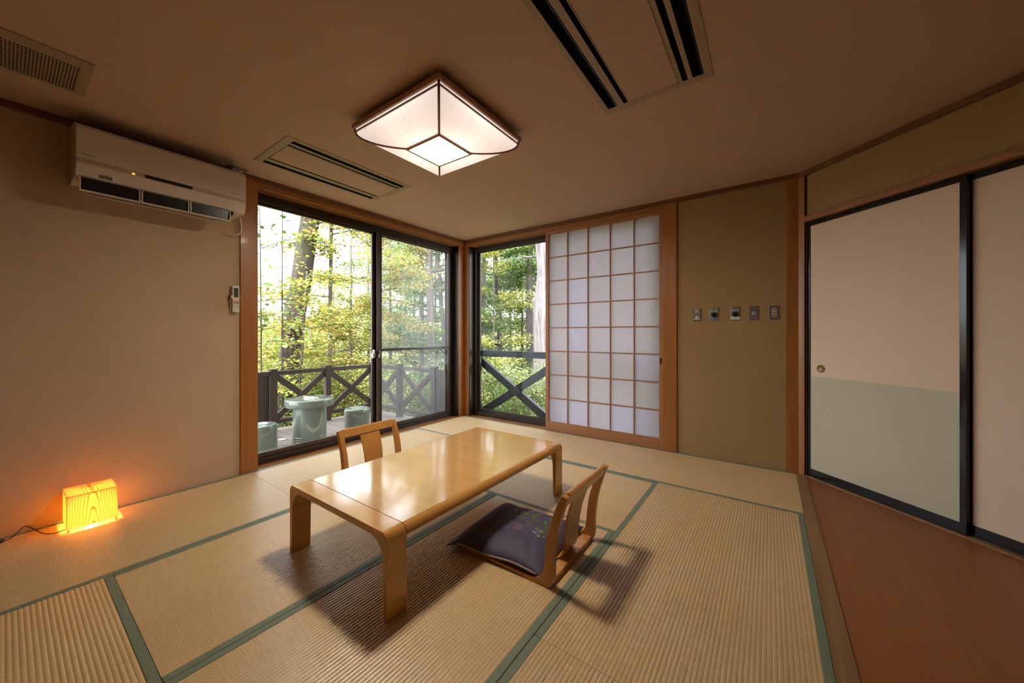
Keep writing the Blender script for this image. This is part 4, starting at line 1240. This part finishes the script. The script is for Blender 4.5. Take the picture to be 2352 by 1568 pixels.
# ---- foliage
def leaf_mesh(centers, sizes, cols, flat=0.45, quad=False, seed=1, aspect=0.8):
    rg = np.random.default_rng(seed)
    n = len(centers)
    nrm = rg.normal(size=(n, 3))*np.array([flat, flat, 0.25]) + np.array([0, 0, 1.0])
    nrm /= np.linalg.norm(nrm, axis=1)[:, None]
    a = rg.normal(size=(n, 3)); e1 = np.cross(nrm, a); e1 /= np.linalg.norm(e1, axis=1)[:, None]
    e2 = np.cross(nrm, e1)
    if quad: poly = [(-1, 0), (-0.1, -0.75), (1, 0), (-0.1, 0.75)]
    else: poly = [(-0.95, 0), (-0.55, -0.8), (0.25, -0.78), (1.1, 0), (0.25, 0.78), (-0.55, 0.8)]
    k = len(poly)
    V = np.zeros((n, k, 3))
    for i, (u, v) in enumerate(poly):
        V[:, i] = centers + e1*(u*sizes)[:, None] + e2*(v*aspect*sizes)[:, None]
    me = bpy.data.meshes.new('foliage')
    me.vertices.add(n*k); me.vertices.foreach_set('co', V.reshape(-1).astype(np.float32))
    me.loops.add(n*k); me.loops.foreach_set('vertex_index', np.arange(n*k, dtype=np.int32))
    me.polygons.add(n); me.polygons.foreach_set('loop_start', (np.arange(n)*k).astype(np.int32))
    me.polygons.foreach_set('loop_total', np.full(n, k, dtype=np.int32))
    me.update(calc_edges=True)
    ca = me.color_attributes.new('Col', 'FLOAT_COLOR', 'POINT')
    C = np.ones((n, k, 4), dtype=np.float32); C[:, :, :3] = cols[:, None, :]
    ca.data.foreach_set('color', C.reshape(-1))
    me.materials.append(M['leaf'])
    return me
PAL = {
 'green': [(0.13, 0.24, 0.06), (0.20, 0.33, 0.08), (0.28, 0.42, 0.11), (0.36, 0.48, 0.12)],
 'yellow': [(0.30, 0.38, 0.10), (0.50, 0.54, 0.14), (0.68, 0.62, 0.18), (0.80, 0.60, 0.20), (0.40, 0.46, 0.13)],
 'orange': [(0.75, 0.48, 0.17), (0.62, 0.56, 0.17), (0.34, 0.42, 0.12), (0.24, 0.36, 0.10), (0.80, 0.58, 0.22), (0.45, 0.52, 0.14)],
 'blue': [(0.10, 0.20, 0.10), (0.16, 0.28, 0.15), (0.22, 0.34, 0.16), (0.30, 0.40, 0.15)],
 'brush': [(0.10, 0.16, 0.07), (0.20, 0.28, 0.10), (0.42, 0.46, 0.16), (0.62, 0.58, 0.26), (0.66, 0.62, 0.42), (0.30, 0.24, 0.12), (0.26, 0.36, 0.14)],
 'dark': [(0.05, 0.10, 0.04), (0.08, 0.15, 0.05), (0.12, 0.20, 0.06)],
}
def pick(pal, n, rg, bright=1.0):
    p = np.array(PAL[pal]); c = p[rg.integers(0, len(p), n)]
    c = c*rg.uniform(0.70, 1.2, (n, 1))*bright*np.array([0.82, 0.84, 0.86])
    return np.clip(c, 0, 0.95)
tree_seed = 100
def tree(name, label, cat, b0, d, zb, zt, r0, r1, lean=(0, 0), bark='bark_m', nb=14, blen=1.4, zlo=0.0, zhi=None, leaves=2500, lsize=0.035,
         pal='green', group=None, bend=0.0, quad=False, up=0.15, spread=0.22, bright=1.0, xy=None):
    global tree_seed
    tree_seed += 1
    rg = np.random.default_rng(tree_seed); rn = random.Random(tree_seed)
    x, y = xy if xy else at(b0, d)
    e = empty(name, (x, y, zb), label=label, cat=cat, group=group)
    pts = []; rad = []
    K = 14
    sidev = Vector((RGT.x, RGT.y, 0))
    for i in range(K+1):
        t = i/K
        off = sidev*(lean[0]*t + bend*math.sin(math.pi*t)) + Vector((FWD.x, FWD.y, 0))*lean[1]*t
        pts.append(Vector((x, y, zb + (zt-zb)*t)) + off + Vector((rn.uniform(-1, 1), rn.uniform(-1, 1), 0))*r0*0.15)
        fl = 1 + 0.5*max(0, 1 - t*8)
        rad.append((r0 + (r1-r0)*t)*fl)
    MB().tube(pts, rad, 16 if r0 > 0.1 else 9).build('trunk', M[bark], e, smooth=True)
    zhi = zt if zhi is None else zhi
    def trunk_at(z):
        t = (z-zb)/(zt-zb)*K; i = max(0, min(K-1, int(t))); return pts[i].lerp(pts[i+1], t-i), rad[i]
    br = MB(); cs = []
    for k in range(nb):
        z = zlo + (zhi-zlo)*((k + rn.random())/nb)
        p, rr = trunk_at(z)
        az = rn.uniform(0, 2*math.pi)
        L = blen*rn.uniform(0.6, 1.15)*(1 - 0.35*(z-zlo)/max(0.1, zhi-zlo))
        dr = Vector((math.cos(az), math.sin(az), up + rn.uniform(-0.15, 0.15)))
        q = [p]; 
        for s in range(5):
            dr = (dr + Vector((rn.uniform(-.25, .25), rn.uniform(-.25, .25), rn.uniform(-.12, .08)))).normalized()
            q.append(q[-1] + dr*L/5)
        rb = min(rr*0.45, 0.035)
        br.tube(q, [rb*(1-0.16*i) for i in range(6)], 5)
        for s in range(2, 6):
            for tw in range(2):
                a2 = az + rn.choice((-1, 1))*rn.uniform(0.5, 1.2)
                Lt = L*rn.uniform(0.18, 0.38)
                d2 = Vector((math.cos(a2), math.sin(a2), rn.uniform(-0.1, 0.15)))
                t1 = q[s] + d2*Lt*0.5; t2 = q[s] + d2*Lt + Vector((0, 0, -0.03))
                br.tube([q[s], t1, t2], [rb*0.35, rb*0.22, rb*0.1], 4)
                cs.append((q[s], t2))
            cs.append((q[s-1], q[s]))
    if br.v:
        bo = br.build('branches', M[bark], e, smooth=True); bo['kind'] = 'stuff'
    if leaves and cs:
        A = np.array([tuple(c[0]) for c in cs]); B = np.array([tuple(c[1]) for c in cs])
        idx = rg.integers(0, len(cs), leaves); t = rg.random((leaves, 1))
        C = A[idx]*(1-t) + B[idx]*t + rg.normal(size=(leaves, 3))*np.array([spread*0.55, spread*0.55, spread*0.30])
        sz = lsize*rg.uniform(0.65, 1.25, leaves)
        me = leaf_mesh(C, sz, pick(pal, leaves, rg, bright), quad=quad, seed=tree_seed)
        lo = bpy.data.objects.new('foliage', me); COL.objects.link(lo); lo.parent = e; lo.matrix_parent_inverse = world_inv(e); lo['kind'] = 'stuff'
    return e, pts
B_ = lambda px: (px-1134)/844.68
# leaning mossy trunk at the left
big, bigpts = tree('leaning_tree', 'thick leaning dark trunk with moss, left in the big window', 'tree', B_(609), 8.0, -3.0, 7.5, 0.285, 0.13, lean=(1.55, 0), bark='bark_d',
     nb=9, blen=1.6, zlo=3.0, zhi=6.5, leaves=2500, pal='yellow', lsize=0.034)
tree('slender_tree', 'slender upright trunk in the middle of the left window pane', 'tree', B_(754), 8.6, -3.2, 7.0, 0.055, 0.035, lean=(0.1, 0), bark='bark_m',
     nb=26, blen=1.75, zlo=-1.0, zhi=5.2, leaves=9500, pal='orange', lsize=0.035, up=0.05, spread=0.24)
tree('young_tree', 'young round-leaved tree with layered green leaves in front of the leaning trunk', 'tree', B_(668), 6.9, -2.8, 2.3, 0.030, 0.014, lean=(0.3, 0), bark='bark_m',
     nb=20, blen=1.05, zlo=-0.9, zhi=2.1, leaves=3000, pal='yellow', lsize=0.036, up=0.0, spread=0.2)
tree('maple', 'yellow and orange leaved tree behind the middle window stile', 'tree', B_(862), 8.2, -3.2, 5.5, 0.045, 0.02, bark='bark_d', nb=24, blen=1.7, zlo=-0.8, zhi=4.6, leaves=9500, pal='orange', lsize=0.034, spread=0.24)
tree('straight_tree', 'tall straight trunk, the left one of the pair in the right window pane', 'tree', B_(968), 13.0, -4.0, 11, 0.10, 0.075, bark='bark_m', nb=18, blen=2.0, zlo=0.5, zhi=8, leaves=8000, pal='blue', lsize=0.042)
tree('straight_tree', 'tall pinkish grey trunk, the right one of the pair in the right window pane', 'tree', B_(999), 11.0, -3.5, 10, 0.125, 0.085, lean=(-0.35, 0), bark='bark_m', nb=14, blen=1.8, zlo=0.8, zhi=7, leaves=6500, pal='orange', lsize=0.038)
tree('leaning_sapling', 'grey trunk leaning left beside the metal window jamb', 'tree', B_(1045), 12.0, -3.6, 8, 0.095, 0.05, lean=(-0.9, 0), bark='bark_m', nb=14, blen=1.8, zlo=0.0, zhi=6.5, leaves=7500, pal='green', lsize=0.040)
tree('cedar', 'massive pale grey cedar trunk beside the paper screen', 'tree', B_(1246), 8.6, -3.0, 10, 0.27, 0.19, lean=(0.15, 0), bark='bark_l', nb=8, blen=1.3, zlo=2.7, zhi=6, leaves=1500, pal='blue', lsize=0.04, up=-0.2)
tree('dark_conifer', 'dark trunk with drooping needles left of the cedar', 'tree', B_(1216), 12.0, -3.5, 10, 0.13, 0.09, bark='bark_d', nb=26, blen=2.0, zlo=2.6, zhi=7, leaves=7000, pal='dark', lsize=0.04, up=-0.3)
tree('crooked_tree', 'crooked thin trunk in the middle of the far window', 'tree', B_(1176), 12.5, -3.5, 8, 0.075, 0.05, lean=(-0.5, 0), bend=-0.25, bark='bark_d', nb=22, blen=1.9, zlo=-1.5, zhi=6.5, leaves=12000, pal='green', lsize=0.038)
tree('thin_tree', 'thin grey trunk at the left edge of the far window', 'tree', B_(1112), 12.0, -3.5, 8, 0.075, 0.04, bark='bark_m', nb=20, blen=1.8, zlo=-1.5, zhi=6, leaves=10000, pal='green', lsize=0.038)
tree('thin_tree', 'very thin sapling between the left and the crooked trunk in the far window', 'tree', B_(1134), 10.5, -3.3, 6.5, 0.028, 0.018, bark='bark_m', nb=16, blen=1.4, zlo=-1.2, zhi=4.5, leaves=6000, pal='yellow', lsize=0.034)
tree('bare_sapling', 'nearly bare thin sapling against the white sky at the left edge of the big window', 'tree', B_(604), 5.9, -2.6, 3.3, 0.020, 0.007, lean=(-0.05, 0), bark='bark_d',
     nb=16, blen=0.8, zlo=0.9, zhi=3.2, leaves=110, pal='dark', lsize=0.040, up=0.5, spread=0.10)
tree('bare_sapling', 'nearly bare thin sapling just left of the leaning trunk', 'tree', B_(648), 6.6, -2.6, 3.6, 0.020, 0.008, lean=(0.0, 0), bark='bark_d',
     nb=14, blen=0.7, zlo=1.2, zhi=3.5, leaves=160, pal='orange', lsize=0.038, up=0.5, spread=0.12)
# low undergrowth covering the slope
rgu = np.random.default_rng(55); nU = 110000
dd = 5.5 + 26*rgu.random(nU)**1.3; bb = rgu.uniform(-0.85, 0.45, nU)
ux = FWD.x*dd + RGT.x*bb*dd; uy = FWD.y*dd + RGT.y*bb*dd
dist = np.hypot(np.maximum(0, -3.4-ux), np.maximum(0, uy-3.9))
uz = -2.3 - 0.10*dist + 0.25*np.sin(ux*0.7)*np.cos(uy*0.6) + 0.16*np.maximum(0, dist-9)**1.12
lump = 0.5 + 0.5*np.sin(ux*2.3 + 1.7*np.sin(uy*1.9))*np.cos(uy*2.1 + ux*0.6)  # also tints the leaves: sun highlights on lumps, darker hollows painted in
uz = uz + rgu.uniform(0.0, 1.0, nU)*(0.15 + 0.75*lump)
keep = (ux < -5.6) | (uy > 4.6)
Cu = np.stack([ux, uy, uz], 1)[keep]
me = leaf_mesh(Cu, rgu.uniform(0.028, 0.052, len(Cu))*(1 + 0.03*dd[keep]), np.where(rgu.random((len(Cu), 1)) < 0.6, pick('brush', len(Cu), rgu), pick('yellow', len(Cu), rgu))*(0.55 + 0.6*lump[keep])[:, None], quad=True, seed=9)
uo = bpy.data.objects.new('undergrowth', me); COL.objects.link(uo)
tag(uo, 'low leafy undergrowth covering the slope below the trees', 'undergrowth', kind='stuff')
# hillside trees beyond
k = 0
FL = ['yellow leafed slope tree at the left edge of the big window', 'low far yellow tree behind the leaning trunk', 'low yellow slope tree just right of the leaning trunk', 'distant yellow tree between the leaning and the slender trunk',
 'orange leafed slope tree directly behind the slender trunk', 'yellow slope tree between slender trunk and middle window stile', 'far green tree behind the middle window stile', 'orange slope tree at the left edge of the screened pane',
 'far green tree in the left half of the screened pane', 'most distant bluish tree left of the straight trunks', 'green slope tree behind the pinkish grey trunk', 'far bluish tree beside the metal jamb of the big window',
 'bluish tree at the left edge of the far window', 'far green tree behind the thin grey trunk in the far window', 'green slope tree between sapling and crooked trunk', 'far yellow tree behind the crooked trunk', 'low yellow tree behind the dark conifer trunk',
 'far green tree behind the massive cedar', 'green slope tree behind the paper screen, next to the cedar', 'yellow slope tree hidden left of the big window', 'orange slope tree farther left of the big window',
 'green slope tree behind the left half of the paper screen', 'green slope tree behind the middle of the paper screen', 'yellow slope tree behind the right half of the paper screen', 'green slope tree behind the far wall post']
def far_label(i): return FL[i]
SL = ['green shrub below the closed fence boards', 'yellowish shrub below the left railing post', 'green shrub behind the garden table', 'yellow shrub behind the second railing post', 'yellow shrub behind the right ceramic stool', 'green shrub behind the middle window stile',
 'green shrub behind the railing at the left of the screened pane', 'bluish shrub behind the railing in the middle of the screened pane', 'green shrub below the dark board panel', 'green shrub at the left end of the window guard', 'green shrub under the left arm of the big X brace',
 'green shrub behind the crossing of the big X brace', 'green shrub at the foot of the dark conifer', 'green shrub at the foot of the massive cedar', 'green shrub behind the lower part of the paper screen']
FAR = [(590,17,'yellow',0.2,1.6),(630,21,'yellow',-0.5,1.5),(676,16,'yellow',-1,1.4),(716,22,'yellow',0,2.2),(766,17,'orange',-1,2.6),(806,14,'yellow',-0.5,4.0),(846,20,'green',0,5.5),(896,15,'orange',-1,5.2),
       (932,19,'green',-0.5,6.0),(952,24,'blue',0,7.5),(1000,17,'green',-1,5.0),(1032,21,'blue',0,8.0),(1088,15,'blue',-1,5.5),(1108,20,'green',0,8),(1150,17,'green',-1,5),(1172,22,'yellow',0,7.5),(1200,15,'yellow',-1.5,3.5),(1236,20,'green',0,8),(1275,13,'green',-1,5),
       (560,13,'yellow',-1,3.0),(530,18,'orange',-1,4.5),(1310,16,'green',-1,6),(1360,13,'green',-1,6),(1420,15,'yellow',-1,6),(1500,13,'green',-1,6)]
for (px, d, pal, zl, zh) in FAR:
    k += 1
    tree('hillside_tree', far_label(k-1), 'tree', B_(px), d, -3.6, zh+0.8, 0.06+0.002*d, 0.03, bark='bark_m', nb=26, blen=1.7+0.05*d, zlo=-3.4, zhi=zh,
         leaves=9500, pal=pal, lsize=0.058 if d < 18 else 0.075, quad=True, spread=0.5, group='trees on the slope')
# shrubs right below the railing
for i, (px, d, pal) in enumerate([(600,9,'brush'),(640,8.2,'yellow'),(690,7.6,'green'),(735,9.5,'yellow'),(790,7.8,'yellow'),(840,8.5,'green'),(905,7.6,'brush'),(960,8.4,'blue'),(1010,8,'brush'),(1110,8.4,'brush'),(1145,7.6,'green'),(1180,8.8,'brush'),(1215,7.4,'brush'),(1260,8.0,'green'),(1320,8,'green')]):
    tree('shrub', SL[i], 'shrub', B_(px), d, -2.95, 0.15, 0.03, 0.012, bark='bark_m', nb=26, blen=1.05, zlo=-2.5, zhi=0.25, leaves=6500, pal=pal, lsize=0.030,
         quad=True, spread=0.30, up=0.3, group='shrubs below the deck')
# ---- spray of single round leaves, each one a leaf of its own, in front of the leaning trunk
sp_ = empty('leafy_branch', (*at(B_(560), 6.3), 0.9), label='near branch with layered round green leaves crossing the leaning trunk', cat='branch')
rn = random.Random(11)
protos = []
for c in [(0.20, 0.36, 0.14), (0.28, 0.44, 0.14), (0.42, 0.54, 0.16), (0.75, 0.52, 0.20)]:
    r_ = 0.046
    pts = [(-0.9, 0, 0), (-0.7, -0.55, 0.10), (-0.1, -0.86, 0.14), (0.55, -0.62, 0.06), (1.0, 0, -0.10), (0.55, 0.62, 0.06), (-0.1, 0.86, 0.14), (-0.7, 0.55, 0.10), (0.0, 0, 0)]
    me = bpy.data.meshes.new('leaf')
    me.from_pydata([(a*r_, b*r_, c_*r_) for a, b, c_ in pts], [], [(i, (i+1) % 8, 8) for i in range(8)])
    me.materials.append(M['leaf'])
    ca = me.color_attributes.new('Col', 'FLOAT_COLOR', 'POINT'); ca.data.foreach_set('color', list((*c, 1))*9)
    protos.append(me)
stem = MB(); inv_sp = world_inv(sp_)
def P3(px, py, d):
    x, y = at(B_(px), d); return Vector((x, y, 1.12 + (769-py)*d/844.68))
arms = [((560, 770), (690, 752), 6.3), ((560, 735), (700, 722), 6.5), ((570, 798), (665, 785), 6.2), ((560, 655), (672, 668), 6.7), ((600, 570), (735, 545), 6.8),
        ((700, 690), (560, 700), 6.6), ((740, 640), (830, 655), 7.4), ((690, 760), (850, 745), 7.2), ((770, 560), (850, 590), 7.4)]
nleaf = 0
for (a, b, d) in arms:
    A = P3(*a, d); B = P3(*b, d - 0.3)
    mid = (A+B)/2 + Vector((0, 0, 0.06))
    path = bez([tuple(A), tuple(mid), tuple(B)], 8)
    stem.tube(path, [0.010*(1-0.045*i) for i in range(len(path))], 5)
    for i in range(26):
        t = (i + rn.random())/26
        p = Vector(path[min(len(path)-1, int(t*len(path)))])
        off = Vector((rn.uniform(-.16, .16), rn.uniform(-.16, .16), rn.uniform(-.09, .07)))
        ci = rn.choices((0, 1, 2, 3), (4, 4, 3, 1 if d < 6.7 else 4))[0]
        o = bpy.data.objects.new('leaf', protos[ci]); COL.objects.link(o); o.parent = sp_; o.matrix_parent_inverse = inv_sp
        o.location = p + off; o.rotation_euler = (rn.uniform(-.5, .5), rn.uniform(-.5, .5), rn.uniform(0, 6.28))
        s = rn.uniform(0.7, 1.15); o.scale = (s, s, s); nleaf += 1
stem.build('twig', M['bark_d'], sp_, smooth=True)
